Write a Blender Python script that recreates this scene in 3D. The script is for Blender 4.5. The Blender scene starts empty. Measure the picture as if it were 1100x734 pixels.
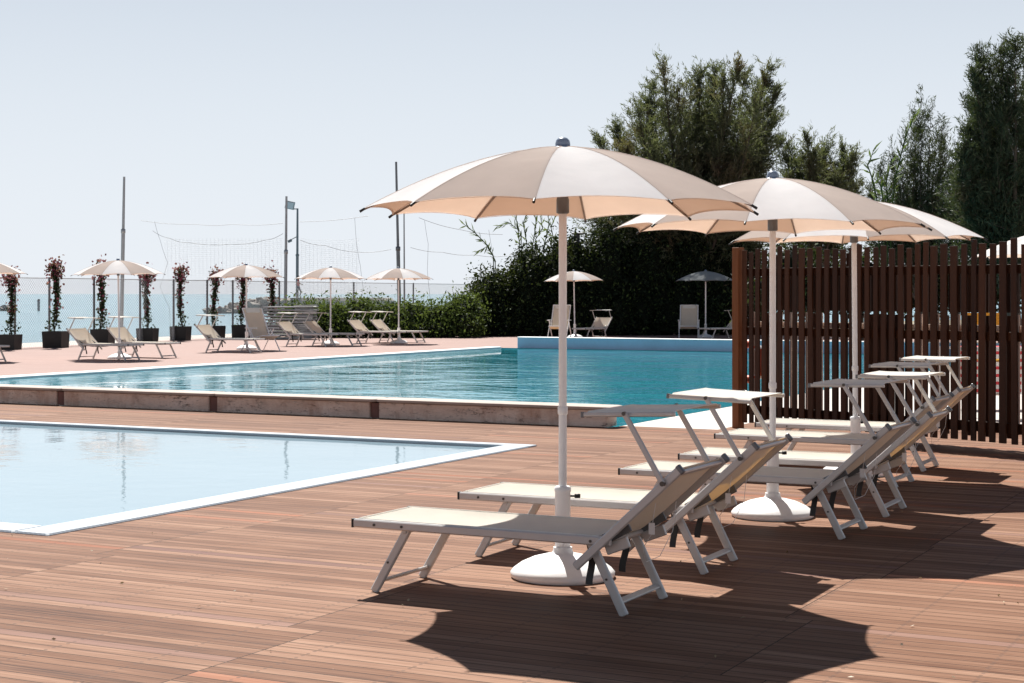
import bpy, math, random
import numpy as np
from mathutils import Vector, Matrix, Quaternion

random.seed(7); rng = np.random.default_rng(7)
scene = bpy.context.scene
col = scene.collection
R = math.radians
PI = math.pi

# ------------------------------------------------------------------ camera
F, CX, HY, CH = 1776.0, 550.0, 316.0, 1.5          # focal length in photo px, centre x, horizon y, eye height
cam_d = bpy.data.cameras.new('camera'); cam = bpy.data.objects.new('camera', cam_d); col.objects.link(cam)
cam.location = (0, 0, CH); cam.rotation_euler = (PI/2, 0, 0)
cam_d.sensor_width = 36; cam_d.lens = 36*F/1100; cam_d.shift_y = -(367-HY)/1100
cam_d.clip_start = .1; cam_d.clip_end = 60000
scene.camera = cam

def gp(px, py, z=0.0):                              # ground point seen at a photo pixel
    Y = F*(CH-z)/(py-HY); return Vector(((px-CX)/F*Y, Y, z))
def at(px, py, Y):                                  # point at depth Y seen at a photo pixel
    return Vector(((px-CX)/F*Y, Y, CH-(py-HY)/F*Y))
ANG = R(-27.25)                                     # the decking's board direction
E1 = Vector((math.cos(ANG), math.sin(ANG), 0)); E2 = Vector((-E1.y, E1.x, 0))
def ab(a, b, z=0.0): return E1*a + E2*b + Vector((0, 0, z))

# ------------------------------------------------------------------ node helper
class NT:
    def __init__(s, name):
        s.m = bpy.data.materials.new(name); s.m.use_nodes = True
        s.t = s.m.node_tree; s.t.nodes.clear()
        s.out = s.t.nodes.new('ShaderNodeOutputMaterial')
    def n(s, typ, ins=None, **kw):
        nd = s.t.nodes.new(typ)
        for k, v in kw.items(): setattr(nd, k, v)
        for k, v in (ins or {}).items(): s.set(nd.inputs[k], v)
        return nd
    def set(s, sock, v):
        if isinstance(v, bpy.types.NodeSocket): s.t.links.new(v, sock)
        elif isinstance(v, bpy.types.Node): s.t.links.new(v.outputs[0], sock)
        elif sock.type == 'RGBA' and len(v) == 3: sock.default_value = (*v, 1)
        else: sock.default_value = v
    def math(s, op, a, b=None, c=None, clamp=False):
        nd = s.t.nodes.new('ShaderNodeMath'); nd.operation = op; nd.use_clamp = clamp
        s.set(nd.inputs[0], a)
        if b is not None: s.set(nd.inputs[1], b)
        if c is not None: s.set(nd.inputs[2], c)
        return nd.outputs[0]
    def mix(s, f, a, b, blend='MIX'):
        nd = s.t.nodes.new('ShaderNodeMix'); nd.data_type = 'RGBA'; nd.blend_type = blend
        s.set(nd.inputs[0], f); s.set(nd.inputs[6], a); s.set(nd.inputs[7], b)
        return nd.outputs[2]
    def ramp(s, f, stops):
        nd = s.t.nodes.new('ShaderNodeValToRGB'); s.set(nd.inputs[0], f)
        el = nd.color_ramp.elements
        while len(el) < len(stops): el.new(.5)
        for e, (p, c) in zip(el, stops): e.position = p; e.color = (*c, 1)
        return nd.outputs[0]
    def coord(s, scale=(1, 1, 1), kind='Object', rot=(0, 0, 0)):
        tc = s.n('ShaderNodeTexCoord'); mp = s.n('ShaderNodeMapping', {'Vector': tc.outputs[kind], 'Scale': scale, 'Rotation': rot})
        return mp.outputs[0]
    def noise(s, vec, scale, detail=3, rough=.55):
        nd = s.n('ShaderNodeTexNoise', {'Vector': vec, 'Scale': scale, 'Detail': detail, 'Roughness': rough}); return nd.outputs[0]
    def bump(s, h, strength=.3, dist=.01):
        return s.n('ShaderNodeBump', {'Height': h, 'Strength': strength, 'Distance': dist}).outputs[0]
    def pbsdf(s, **kw):
        return s.n('ShaderNodeBsdfPrincipled', {k.replace('_', ' '): v for k, v in kw.items()})
    def done(s, sh):
        s.set(s.out.inputs['Surface'], sh); return s.m

def simple(name, c, rough=.5, metal=0.0, var=.12, nscale=6.0, bumpk=.06, c2=None, spec=.5):
    t = NT(name); v = t.coord()
    n1 = t.noise(v, nscale, 5); n2 = t.noise(v, nscale*9, 3)
    f = t.math('ADD', t.math('MULTIPLY', n1, .7), t.math('MULTIPLY', n2, .3))
    lo = tuple(x*(1-var) for x in c) if c2 is None else c2
    hi = tuple(min(1, x*(1+var)) for x in c)
    c_ = t.ramp(f, [(.3, lo), (.7, hi)])
    r = t.math('ADD', rough-.08, t.math('MULTIPLY', n2, .16))
    return t.done(t.pbsdf(Base_Color=c_, Roughness=r, Metallic=metal, Specular_IOR_Level=spec, Normal=t.bump(n2, bumpk, .004)))

def cloth(name, c, tc, mixf, weave=420.0, rough=.85):
    t = NT(name); v = t.coord()
    n1 = t.noise(v, 5, 4); n2 = t.noise(v, weave, 2)
    k = t.math('ADD', .92, t.math('MULTIPLY', n1, .16))
    cc = t.mix(1.0, c, t.n('ShaderNodeCombineColor', {0: k, 1: k, 2: k}), 'MULTIPLY')
    tt = t.mix(1.0, tc, t.n('ShaderNodeCombineColor', {0: k, 1: k, 2: k}), 'MULTIPLY')
    b = t.bump(t.math('ADD', t.math('MULTIPLY', n2, .05), n1), .25, .012)
    d = t.n('ShaderNodeBsdfDiffuse', {'Color': cc, 'Roughness': .6, 'Normal': b})
    tr = t.n('ShaderNodeBsdfTranslucent', {'Color': tt, 'Normal': b})
    return t.done(t.n('ShaderNodeMixShader', {0: mixf, 1: d, 2: tr}))

def leafmat(name, stops, trans=.35, patch=None):
    t = NT(name)
    at_ = t.n('ShaderNodeAttribute', attribute_name='tint')
    c = t.ramp(at_.outputs['Fac'], stops)
    if patch:
        pn = t.noise(t.coord(), patch[1], 3)
        pf = t.math('MULTIPLY', t.math('SUBTRACT', pn, patch[2], clamp=True), patch[3], clamp=True)
        c = t.mix(pf, c, patch[0])
    d = t.n('ShaderNodeBsdfPrincipled', {'Base Color': c, 'Roughness': .62, 'Specular IOR Level': .14})
    tr = t.n('ShaderNodeBsdfTranslucent', {'Color': t.mix(.5, c, (.16, .2, .03))})
    return t.done(t.n('ShaderNodeMixShader', {0: trans, 1: d, 2: tr}))

# ------------------------------------------------------------------ materials
M = {}
def deck_mat():
    t = NT('deck_boards')
    sep = t.n('ShaderNodeSeparateXYZ', {0: t.n('ShaderNodeTexCoord').outputs['Object']})
    x, y = sep.outputs[0], sep.outputs[1]
    PW = .088
    yy = t.math('DIVIDE', y, PW); row = t.math('FLOOR', yy); fy = t.math('FRACT', yy)
    bay = t.math('FLOOR', t.math('DIVIDE', row, 14.0))                       # boards are laid in bays that break joint
    off = t.math('MULTIPLY', t.n('ShaderNodeTexWhiteNoise', {'W': bay}, noise_dimensions='1D').outputs[0], 0.35)
    xx = t.math('DIVIDE', t.math('ADD', x, off), 2.06); seg = t.math('FLOOR', xx); fx = t.math('FRACT', xx)
    idv = t.n('ShaderNodeCombineXYZ', {0: row, 1: seg})
    wn = t.n('ShaderNodeTexWhiteNoise', {'Vector': idv}, noise_dimensions='2D')
    tone = wn.outputs[0]
    gv = t.n('ShaderNodeCombineXYZ', {0: t.math('MULTIPLY', x, 1.3), 1: t.math('ADD', t.math('MULTIPLY', y, 46), t.math('MULTIPLY', tone, 60)), 2: t.math('MULTIPLY', tone, 37)})
    grain = t.noise(gv, 1.6, 7, .68)
    gv2 = t.n('ShaderNodeCombineXYZ', {0: t.math('MULTIPLY', x, .8), 1: t.math('ADD', t.math('MULTIPLY', y, 11), t.math('MULTIPLY', tone, 3)), 2: 0.0})
    streak = t.noise(gv2, 1.0, 5, .65)
    big = t.noise(t.coord(), .35, 4, .6)
    f = t.math('ADD', t.math('MULTIPLY', tone, .17), t.math('ADD', t.math('MULTIPLY', grain, .56), t.math('MULTIPLY', streak, .37)))
    c = t.ramp(f, [(.33, (.036, .0125, .0055)), (.46, (.120, .054, .030)), (.57, (.190, .098, .060)), (.72, (.31, .186, .125))])
    # weathered grey-violet and red boards, each with its own stain
    c = t.mix(t.math('MULTIPLY', t.math('GREATER_THAN', wn.outputs[1], .90), .0), c, (.2, .13, .13))
    sel = t.n('ShaderNodeTexWhiteNoise', {'Vector': t.n('ShaderNodeCombineXYZ', {0: t.math('ADD', row, 91.0), 1: seg})}, noise_dimensions='2D').outputs[0]
    c = t.mix(t.math('MULTIPLY', t.math('GREATER_THAN', sel, .95), t.math('MULTIPLY', streak, .75)), c, (.17, .10, .10))
    c = t.mix(t.math('MULTIPLY', t.math('LESS_THAN', sel, .05), t.math('MULTIPLY', streak, .75)), c, (.36, .12, .06))
    c = t.mix(t.math('MULTIPLY', t.math('SUBTRACT', big, .40, clamp=True), 1.3, clamp=True), c, (.235, .128, .080))
    edge = t.math('MINIMUM', fy, t.math('SUBTRACT', 1.0, fy))
    gap = t.math('LESS_THAN', edge, .040)
    ex = t.math('MULTIPLY', t.math('MINIMUM', fx, t.math('SUBTRACT', 1.0, fx)), 2.06)
    joint = t.math('LESS_THAN', ex, .003)
    gj = t.math('MAXIMUM', gap, joint)
    # screw heads: two per board at each joist
    jx = t.math('MULTIPLY', t.math('SUBTRACT', t.math('FRACT', t.math('DIVIDE', t.math('ADD', x, .05), .515)), .5), .515)
    sx = t.math('SUBTRACT', t.math('ABSOLUTE', jx), .0)
    sy = t.math('MULTIPLY', t.math('SUBTRACT', t.math('ABSOLUTE', t.math('SUBTRACT', fy, .5)), .27), PW)
    dd = t.math('SQRT', t.math('ADD', t.math('MULTIPLY', sx, sx), t.math('MULTIPLY', sy, sy)))
    screw = t.math('LESS_THAN', dd, .009)
    c = t.mix(t.math('MULTIPLY', screw, .75), c, (.10, .06, .045))
    c = t.mix(gj, c, (.022, .013, .009))
    speck = t.math('GREATER_THAN', t.noise(t.coord(), 55, 1), .83)
    c = t.mix(t.math('MULTIPLY', speck, .45), c, (.6, .52, .45))
    h = t.math('SUBTRACT', t.math('ADD', t.math('MULTIPLY', grain, .25), t.math('MULTIPLY', tone, .5)), t.math('MULTIPLY', gj, 2.0))
    rg = t.math('ADD', .50, t.math('MULTIPLY', streak, .28))
    return t.done(t.pbsdf(Base_Color=c, Roughness=rg, Specular_IOR_Level=.07, Normal=t.bump(h, .35, .002)))
M['deck'] = deck_mat()

def paver_mat():
    t = NT('pink_pavers')
    br = t.n('ShaderNodeTexBrick', {'Vector': t.coord(), 'Color1': (.285, .187, .162), 'Color2': (.25, .16, .137), 'Mortar': (.18, .12, .10), 'Scale': 1.0, 'Mortar Size': .006, 'Brick Width': 1.0, 'Row Height': .14})
    n1 = t.noise(t.coord(), .8, 5); n2 = t.noise(t.coord(), 60, 3)
    c = t.mix(t.math('MULTIPLY', n1, .45), br.outputs[0], (.32, .225, .20))
    return t.done(t.pbsdf(Base_Color=c, Roughness=.7, Specular_IOR_Level=.12, Normal=t.bump(n2, .2, .003)))
M['paver'] = paver_mat()
M['pale_paving'] = simple('pale_paving', (.44, .40, .365), .7, var=.14, nscale=2.5, bumpk=.15)
def travertine():
    t = NT('travertine')
    v = t.coord((1, 1, 3.2)); n1 = t.noise(v, 1.6, 6, .6); n2 = t.noise(v, 22, 5, .7)
    pit = t.math('MULTIPLY', t.math('SUBTRACT', t.noise(t.coord((1, 1, 2.6)), 6.5, 8, .85), .545, clamp=True), 16, clamp=True)
    zone = t.math('MULTIPLY', t.math('SUBTRACT', t.noise(t.coord(), 1.6, 3), .44, clamp=True), 9, clamp=True)
    c = t.ramp(t.math('ADD', t.math('MULTIPLY', n1, .6), t.math('MULTIPLY', n2, .4)), [(.3, (.48, .34, .265)), (.55, (.70, .55, .46)), (.75, (.80, .68, .60))])
    c = t.mix(t.math('MULTIPLY', t.math('MULTIPLY', pit, zone), .85), c, (.11, .075, .06))
    c = t.mix(t.math('MULTIPLY', t.math('SUBTRACT', t.noise(t.coord((1.2, 1.2, .4)), 1.7, 5, .7), .52, clamp=True), 4.5, clamp=True), c, (.36, .19, .125))
    vn = t.n('ShaderNodeTexVoronoi', {'Vector': t.coord((.5, .5, 2.6)), 'Scale': .8}, feature='DISTANCE_TO_EDGE').outputs[0]
    crack = t.math('MULTIPLY', t.math('LESS_THAN', t.math('ADD', vn, t.math('MULTIPLY', n2, .12)), .056), .55)
    c = t.mix(crack, c, (.09, .06, .05))
    return t.done(t.pbsdf(Base_Color=c, Roughness=.75, Normal=t.bump(t.math('SUBTRACT', n2, pit), .5, .01)))
M['travertine'] = travertine()
M['wall_coping'] = simple('wall_coping_stone', (.36, .285, .24), .75, var=.16, nscale=3, bumpk=.2)
M['rust_joint'] = simple('rust_joint', (.16, .07, .055), .7, var=.3)

def water_mat(name, tint, body, clear, bump_s, strength, rough=.015, dist=.12):
    """surface of a pool: fresnel reflections over a body that is part clear, part cloudy water"""
    t = NT(name)
    v = t.coord((1, 1, 1))
    w = t.math('ADD', t.noise(v, bump_s, 2), t.math('MULTIPLY', t.noise(t.coord((1, 1.3, 1)), bump_s*3.7, 3), .30))
    w = t.math('ADD', w, t.math('MULTIPLY', t.noise(t.coord(), bump_s*11, 3), .085))
    nrm = t.bump(w, strength, dist)
    fr = t.n('ShaderNodeFresnel', {'IOR': 1.333, 'Normal': nrm})
    big = t.noise(t.coord(), .22, 3)
    bc = t.mix(big, body, tuple(min(1, x*1.35) for x in body))
    df = t.n('ShaderNodeBsdfDiffuse', {'Color': bc, 'Normal': nrm})
    tr = t.n('ShaderNodeMixShader', {0: clear, 1: df, 2: t.n('ShaderNodeBsdfTransparent', {'Color': tint})})
    gl = t.n('ShaderNodeBsdfGlossy', {'Color': (1, 1, 1), 'Roughness': rough, 'Normal': nrm})
    return t.done(t.n('ShaderNodeMixShader', {0: fr, 1: tr, 2: gl}))
M['pool_water'] = water_mat('pool_water', (.6, .9, .94), (.028, .235, .295), .15, .55, 1.0, .012, .062)
M['wading_water'] = water_mat('wading_water', (.86, .94, .97), (.265, .365, .42), .30, .8, .5, .02, .012)
def tile_mat(name, c1, c2, grout, size):
    t = NT(name)
    br = t.n('ShaderNodeTexBrick', {'Vector': t.coord(), 'Color1': c1, 'Color2': c2, 'Mortar': grout, 'Scale': 1.0, 'Mortar Size': size*.05, 'Brick Width': size, 'Row Height': size}, offset=0.0)
    n1 = t.noise(t.coord(), 1.5, 4)
    c = t.mix(t.math('MULTIPLY', n1, .25), br.outputs[0], tuple(x*.8 for x in c1))
    return t.done(t.pbsdf(Base_Color=c, Roughness=.35))
M['basin_tile'] = tile_mat('basin_tile', (.035, .40, .47), (.03, .37, .44), (.08, .45, .5), .30)
M['wading_tile'] = tile_mat('wading_tile', (.42, .46, .50), (.40, .45, .49), (.44, .47, .5), .20)
M['blue_wall'] = simple('blue_wall', (.36, .50, .66), .5, var=.10, nscale=1.5, bumpk=.1)
M['coping'] = simple('pool_coping', (.72, .72, .73), .6, var=.07, nscale=3, bumpk=.1)
def grate_mat():
    t = NT('overflow_grate')
    w = t.n('ShaderNodeTexWave', {'Vector': t.coord(), 'Scale': 16.0, 'Distortion': 0.0}, bands_direction='DIAGONAL').outputs[0]
    n1 = t.noise(t.coord(), 2, 4)
    c = t.mix(t.math('MULTIPLY', t.math('LESS_THAN', w, .35), .35), t.ramp(n1, [(.3, (.26, .295, .335)), (.7, (.31, .345, .385))]), (.42, .46, .5))
    return t.done(t.pbsdf(Base_Color=c, Roughness=.45))
M['grate'] = grate_mat()

def sea_mat():
    t = NT('sea_water')
    v = t.coord((1, .35, 1))
    w = t.math('ADD', t.noise(v, .6, 4, .6), t.math('MULTIPLY', t.noise(v, .05, 3), 2.0))
    nrm = t.bump(w, .55, .35)
    big = t.noise(t.coord((.3, 1, 1)), .012, 4)
    c = t.ramp(big, [(.35, (.085, .20, .25)), (.65, (.125, .25, .30))])
    return t.done(t.pbsdf(Base_Color=c, Roughness=.22, IOR=1.33, Normal=nrm))
M['sea'] = sea_mat()
M['pebbles'] = simple('beach_pebbles', (.46, .42, .38), .9, var=.5, nscale=14, bumpk=.8)
M['soil'] = simple('soil', (.07, .05, .035), .95, var=.4, bumpk=.5)
M['land'] = simple('dry_ground', (.20, .17, .11), .95, var=.3, nscale=1.5, bumpk=.4)

M['cream'] = cloth('cream_canvas', (.95, .935, .915), (.86, .57, .40), .15)
M['beige'] = cloth('beige_canvas', (.67, .575, .51), (.50, .29, .18), .16)
M['grey_canvas'] = cloth('grey_canvas', (.27, .285, .285), (.16, .17, .17), .2)
M['sling'] = cloth('sling_mesh', (.86, .83, .75), (.62, .47, .24), .26, 700)
M['sling_back'] = cloth('sling_mesh_backrest', (.82, .78, .69), (.66, .47, .20), .34, 700)
M['shade_cloth'] = cloth('sunshade_cloth', (.88, .86, .80), (.55, .46, .36), .2, 500)
M['alu'] = simple('painted_aluminium', (.53, .515, .50), .36, metal=.2, var=.05, nscale=9, bumpk=.03)
M['white'] = simple('white_enamel', (.80, .80, .80), .35, var=.04, nscale=5, bumpk=.04)
M['plastic'] = simple('white_plastic', (.76, .755, .75), .42, var=.06, nscale=4, bumpk=.08)
M['grey_metal'] = simple('grey_metal', (.17, .18, .19), .45, metal=.5, var=.15)
M['galv'] = simple('galvanised_steel', (.34, .35, .36), .5, metal=.5, var=.12)
M['wire'] = simple('zinc_wire', (.50, .51, .52), .45, metal=.2, var=.05)
M['black'] = simple('black_plastic', (.009, .009, .010), .5, var=.2)
M['rib'] = simple('rib_metal', (.24, .19, .16), .45, metal=.2, var=.15)
M['finial'] = simple('finial_plastic', (.16, .20, .27), .3, var=.08)
M['bolt'] = simple('bolt_steel', (.09, .085, .08), .4, metal=.7, var=.1)
def wood_mat(name, lo, hi):
    t = NT(name)
    oi = t.n('ShaderNodeObjectInfo')
    v = t.coord((1, 1, .06))
    g = t.noise(v, 55, 6, .65); g2 = t.noise(t.coord((1, 1, .3)), 5, 3)
    f = t.math('ADD', t.math('ADD', t.math('MULTIPLY', g, .5), t.math('MULTIPLY', g2, .3)), t.math('MULTIPLY', oi.outputs['Random'], .42))
    c = t.ramp(f, [(.25, lo), (.8, hi)])
    return t.done(t.pbsdf(Base_Color=c, Roughness=.6, Specular_IOR_Level=.2, Normal=t.bump(g, .35, .003)))
M['fence_wood'] = wood_mat('stained_slats', (.020, .0066, .0025), (.072, .025, .0095))
M['post_wood'] = wood_mat('stained_post', (.11, .036, .011), (.24, .080, .026))
M['pale_wood'] = wood_mat('pale_timber', (.50, .38, .31), (.66, .54, .46))
M['bark'] = simple('bark', (.085, .065, .05), .9, var=.4, nscale=5, bumpk=.7)
M['tamarisk'] = leafmat('tamarisk_leaf', [(0, (.046, .056, .034)), (.5, (.098, .108, .066)), (1, (.19, .195, .125))], .38, ((.15, .095, .062), .55, .54, 6.0))
M['tamarisk_dark'] = leafmat('dark_tamarisk_leaf', [(0, (.018, .028, .018)), (.6, (.040, .055, .033)), (1, (.085, .10, .058))], .2, ((.14, .085, .05), .5, .60, 5.0))
M['hedge_leaf'] = leafmat('hedge_leaf', [(0, (.022, .040, .013)), (.6, (.058, .098, .026)), (1, (.13, .19, .05))], .34)
M['dark_leaf'] = leafmat('dark_hedge_leaf', [(0, (.006, .011, .006)), (.8, (.015, .026, .012)), (.93, (.04, .065, .022)), (1, (.11, .16, .05))], .14)  # rare bright tints paint sunlit leaves into the dark foliage
M['reed_leaf'] = leafmat('reed_leaf', [(0, (.06, .10, .03)), (1, (.16, .22, .08))], .35)
M['inner'] = simple('shaded_core', (.010, .013, .008), .95, var=.5, nscale=3, bumpk=.5, spec=.1)  # opaque inner leaf mass, coloured near black for the shade inside the bushes
M['vine_leaf'] = leafmat('vine_leaf', [(0, (.012, .02, .012)), (1, (.035, .055, .024))], .2)
M['blossom'] = leafmat('blossom', [(0, (.13, .015, .05)), (.6, (.27, .05, .11)), (1, (.48, .20, .27))], .3)
M['rock'] = simple('rock', (.26, .24, .215), .9, var=.4, nscale=.8, bumpk=.6)
M['skin'] = simple('skin', (.50, .31, .22), .5, var=.05)
M['red_cloth'] = simple('red_cloth', (.55, .10, .09), .8, var=.1)
M['dark_cloth'] = simple('dark_cloth', (.07, .08, .11), .8, var=.1)
M['hair'] = simple('hair', (.05, .03, .02), .6, var=.2)
M['yellow'] = cloth('yellow_cloth', (.66, .42, .10), (.62, .36, .06), .4)
M['red_plastic'] = simple('orange_red_foam', (.60, .11, .05), .5, var=.1)
def stripe_mat():
    t = NT('striped_towel')
    w = t.n('ShaderNodeTexWave', {'Vector': t.coord(), 'Scale': 3.2, 'Distortion': 0.0}, bands_direction='Z').outputs[0]
    c = t.mix(t.math('GREATER_THAN', w, .62), (.72, .69, .66), (.55, .05, .06))
    return t.done(t.pbsdf(Base_Color=c, Roughness=.9, Normal=t.bump(t.noise(t.coord(), 200, 2), .3, .004)))
M['towel'] = stripe_mat()
M['blue_cloth'] = simple('blue_cloth', (.04, .12, .30), .85, var=.1)
M['lens'] = simple('floodlight_glass', (.55, .57, .58), .15, var=.05)

# ------------------------------------------------------------------ mesh builder
class MB:
    def __init__(s): s.v = []; s.f = []; s.mi = []; s.sm = []
    def add(s, vs, fs, mi=0, sm=False):
        o = len(s.v); s.v += [tuple(v) for v in vs]
        for f in fs: s.f.append(tuple(i+o for i in f)); s.mi.append(mi); s.sm.append(sm)
        return s
    def box(s, c, sz, rot=None, bev=0.0, mi=0):
        hx, hy, hz = [k/2 for k in sz]
        a = Vector(c)-(rot @ Vector((0, 0, hz)) if rot else Vector((0, 0, hz)))
        b = Vector(c)+(rot @ Vector((0, 0, hz)) if rot else Vector((0, 0, hz)))
        X = rot @ Vector((1, 0, 0)) if rot else Vector((1, 0, 0))
        return s.bar(a, b, sz[0], sz[1], X, bev, mi)
    def bar(s, p0, p1, w, h, xdir=None, bev=.25, mi=0):
        """bar of section w (along xdir) by h, its long edges and ends chamfered"""
        p0, p1 = Vector(p0), Vector(p1); d = (p1-p0).normalized()
        x = Vector(xdir) if xdir is not None else Vector((0, 0, 1))
        x = x - d*x.dot(d)
        if x.length < 1e-5: x = d.orthogonal()
        x.normalize(); y = d.cross(x)
        c = bev*min(w, h) if bev < 1 else 0
        hw, hh = w/2, h/2
        if c <= 0:
            prof = [(-hw, -hh), (hw, -hh), (hw, hh), (-hw, hh)]; secs = [(p0, 1, 1), (p1, 1, 1)]
        else:
            prof = [(-hw+c, -hh), (hw-c, -hh), (hw, -hh+c), (hw, hh-c), (hw-c, hh), (-hw+c, hh), (-hw, hh-c), (-hw, -hh+c)]
            e = min(c*.6, (p1-p0).length*.2)
            k1, k2 = (hw-c*.6)/hw, (hh-c*.6)/hh
            secs = [(p0, k1, k2), (p0+d*e, 1, 1), (p1-d*e, 1, 1), (p1, k1, k2)]
        n = len(prof); vs = []; fs = []
        for (p, a, b) in secs:
            for (u, w_) in prof: vs.append(p+x*(u*a)+y*(w_*b))
        for i in range(len(secs)-1):
            for j in range(n):
                k = (j+1) % n
                fs.append((i*n+j, i*n+k, (i+1)*n+k, (i+1)*n+j))
        fs.append(tuple(reversed(range(n)))); fs.append(tuple(range((len(secs)-1)*n, len(secs)*n)))
        return s.add(vs, fs, mi)
    def tube(s, pts, r, n=8, mi=0, caps=True):
        pts = [Vector(p) for p in pts]; m = len(pts)
        rs = r if isinstance(r, (list, tuple)) else [r]*m
        d0 = (pts[1]-pts[0]).normalized(); x = d0.orthogonal().normalized()
        vs = []; fs = []
        for i, p in enumerate(pts):
            d = (pts[min(i+1, m-1)]-pts[max(i-1, 0)]).normalized()
            x = (x-d*x.dot(d)); x = x.normalized() if x.length > 1e-6 else d.orthogonal().normalized()
            y = d.cross(x)
            for j in range(n):
                a = 2*PI*j/n; vs.append(p+(x*math.cos(a)+y*math.sin(a))*rs[i])
        for i in range(m-1):
            for j in range(n):
                k = (j+1) % n; fs.append((i*n+j, i*n+k, (i+1)*n+k, (i+1)*n+j))
        s.add(vs, fs, mi, True)
        if caps: s.add(vs[:n], [tuple(reversed(range(n)))], mi); s.add(vs[-n:], [tuple(range(n))], mi)
        return s
    def lathe(s, prof, n=24, c=(0, 0, 0), mi=0, sm=True):
        vs = []; fs = []; m = len(prof)
        for (r, z) in prof:
            for j in range(n):
                a = 2*PI*j/n; vs.append((c[0]+r*math.cos(a), c[1]+r*math.sin(a), c[2]+z))
        for i in range(m-1):
            for j in range(n):
                k = (j+1) % n; fs.append((i*n+j, i*n+k, (i+1)*n+k, (i+1)*n+j))
        s.add(vs, fs, mi, sm)
        s.add(vs[-n:], [tuple(range(n))], mi, sm); s.add(vs[:n], [tuple(reversed(range(n)))], mi)
        return s
    def sheet(s, fn, nu, nv, th=0.0, mi=0):
        """grid surface fn(u, v) -> point, u, v in 0..1; with th it gets a thickness along -z of the local normal"""
        P = [[Vector(fn(i/nu, j/nv)) for j in range(nv+1)] for i in range(nu+1)]
        w = nv+1; vs = [p for r in P for p in r]
        top = [(i*w+j, (i+1)*w+j, (i+1)*w+j+1, i*w+j+1) for i in range(nu) for j in range(nv)]
        if th <= 0: return s.add(vs, top, mi, True)
        nr = []
        for i in range(nu+1):
            for j in range(nv+1):
                a = P[min(i+1, nu)][j]-P[max(i-1, 0)][j]; b = P[i][min(j+1, nv)]-P[i][max(j-1, 0)]
                nr.append(a.cross(b).normalized())
        lo = [p-q*th for p, q in zip(vs, nr)]; N = len(vs)
        fs = list(top)+[tuple(reversed([k+N for k in f])) for f in top]
        s.add(vs+lo, fs, mi, True)
        rim = []
        for i in range(nu):
            rim += [(i*w, i*w+N, (i+1)*w+N, (i+1)*w), (i*w+nv, (i+1)*w+nv, (i+1)*w+nv+N, i*w+nv+N)]
        for j in range(nv):
            rim += [(j, j+1, j+1+N, j+N), (nu*w+j, nu*w+j+N, nu*w+j+1+N, nu*w+j+1)]
        return s.add(vs+lo, rim, mi, False)
    def build(s, name, mat, parent=None):
        me = bpy.data.meshes.new(name); me.from_pydata(s.v, [], s.f)
        for m in (mat if isinstance(mat, (list, tuple)) else [mat]): me.materials.append(m)
        me.polygons.foreach_set('material_index', s.mi); me.polygons.foreach_set('use_smooth', s.sm)
        me.update()
        o = bpy.data.objects.new(name, me); col.objects.link(o)
        if parent is not None: o.parent = parent
        return o

def tag(o, label=None, cat=None, group=None, kind=None):
    if label: o['label'] = label
    if cat: o['category'] = cat
    if group: o['group'] = group
    if kind: o['kind'] = kind
    return o
def empty(name, loc=(0, 0, 0), rz=0.0):
    o = bpy.data.objects.new(name, None); col.objects.link(o)
    o.location = loc; o.rotation_euler = (0, 0, rz); o.empty_display_size = .2; return o
def copy_tree(o, parent=None):
    c = o.copy(); col.objects.link(c)
    if parent is not None: c.parent = parent
    for ch in o.children: copy_tree(ch, c)
    return c

# leaf cards: many small rhombic leaves in one mesh, each with its own tint
def leaves(name, C, D, L, W, mat, parent=None):
    n = len(C)
    rv = rng.normal(size=(n, 3)); S = np.cross(D, rv); S /= (np.linalg.norm(S, axis=1, keepdims=True)+1e-9)
    N = np.cross(S, D)
    L = np.asarray(L).reshape(-1, 1)*np.ones((n, 1)); W = np.asarray(W).reshape(-1, 1)*np.ones((n, 1))
    V = np.empty((n, 4, 3))
    V[:, 0] = C-D*L*.5; V[:, 1] = C+S*W*.5+N*L*.06; V[:, 2] = C+D*L*.5; V[:, 3] = C-S*W*.5+N*L*.06
    me = bpy.data.meshes.new(name)
    me.vertices.add(n*4); me.vertices.foreach_set('co', V.reshape(-1))
    me.loops.add(n*4); me.loops.foreach_set('vertex_index', np.arange(n*4, dtype=np.int32))
    me.polygons.add(n); me.polygons.foreach_set('loop_start', np.arange(0, n*4, 4, dtype=np.int32))
    me.polygons.foreach_set('loop_total', np.full(n, 4, dtype=np.int32))
    me.materials.append(mat)
    a = me.attributes.new('tint', 'FLOAT', 'FACE'); a.data.foreach_set('value', rng.random(n).astype(np.float32))
    me.update(calc_edges=True); me.validate()
    o = bpy.data.objects.new(name, me); col.objects.link(o)
    if parent is not None: o.parent = parent
    return o
def unit(v): return v/(np.linalg.norm(v, axis=-1, keepdims=True)+1e-9)

# ------------------------------------------------------------------ light and sky
HAZE = (8.6, 9.1, 9.8)
SUN = Vector((-.31, 1.46, 1.95)).normalized()
elev = math.asin(SUN.z); azim = math.atan2(SUN.x, SUN.y)
w = bpy.data.worlds.new('World'); scene.world = w; w.use_nodes = True
wt = w.node_tree; bg = wt.nodes['Background']
sky = wt.nodes.new('ShaderNodeTexSky'); sky.sky_type = 'NISHITA'; sky.sun_disc = False
sky.sun_elevation = elev; sky.sun_rotation = azim
sky.air_density = 1.0; sky.dust_density = .35; sky.ozone_density = 2.2; sky.altitude = 0
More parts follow.
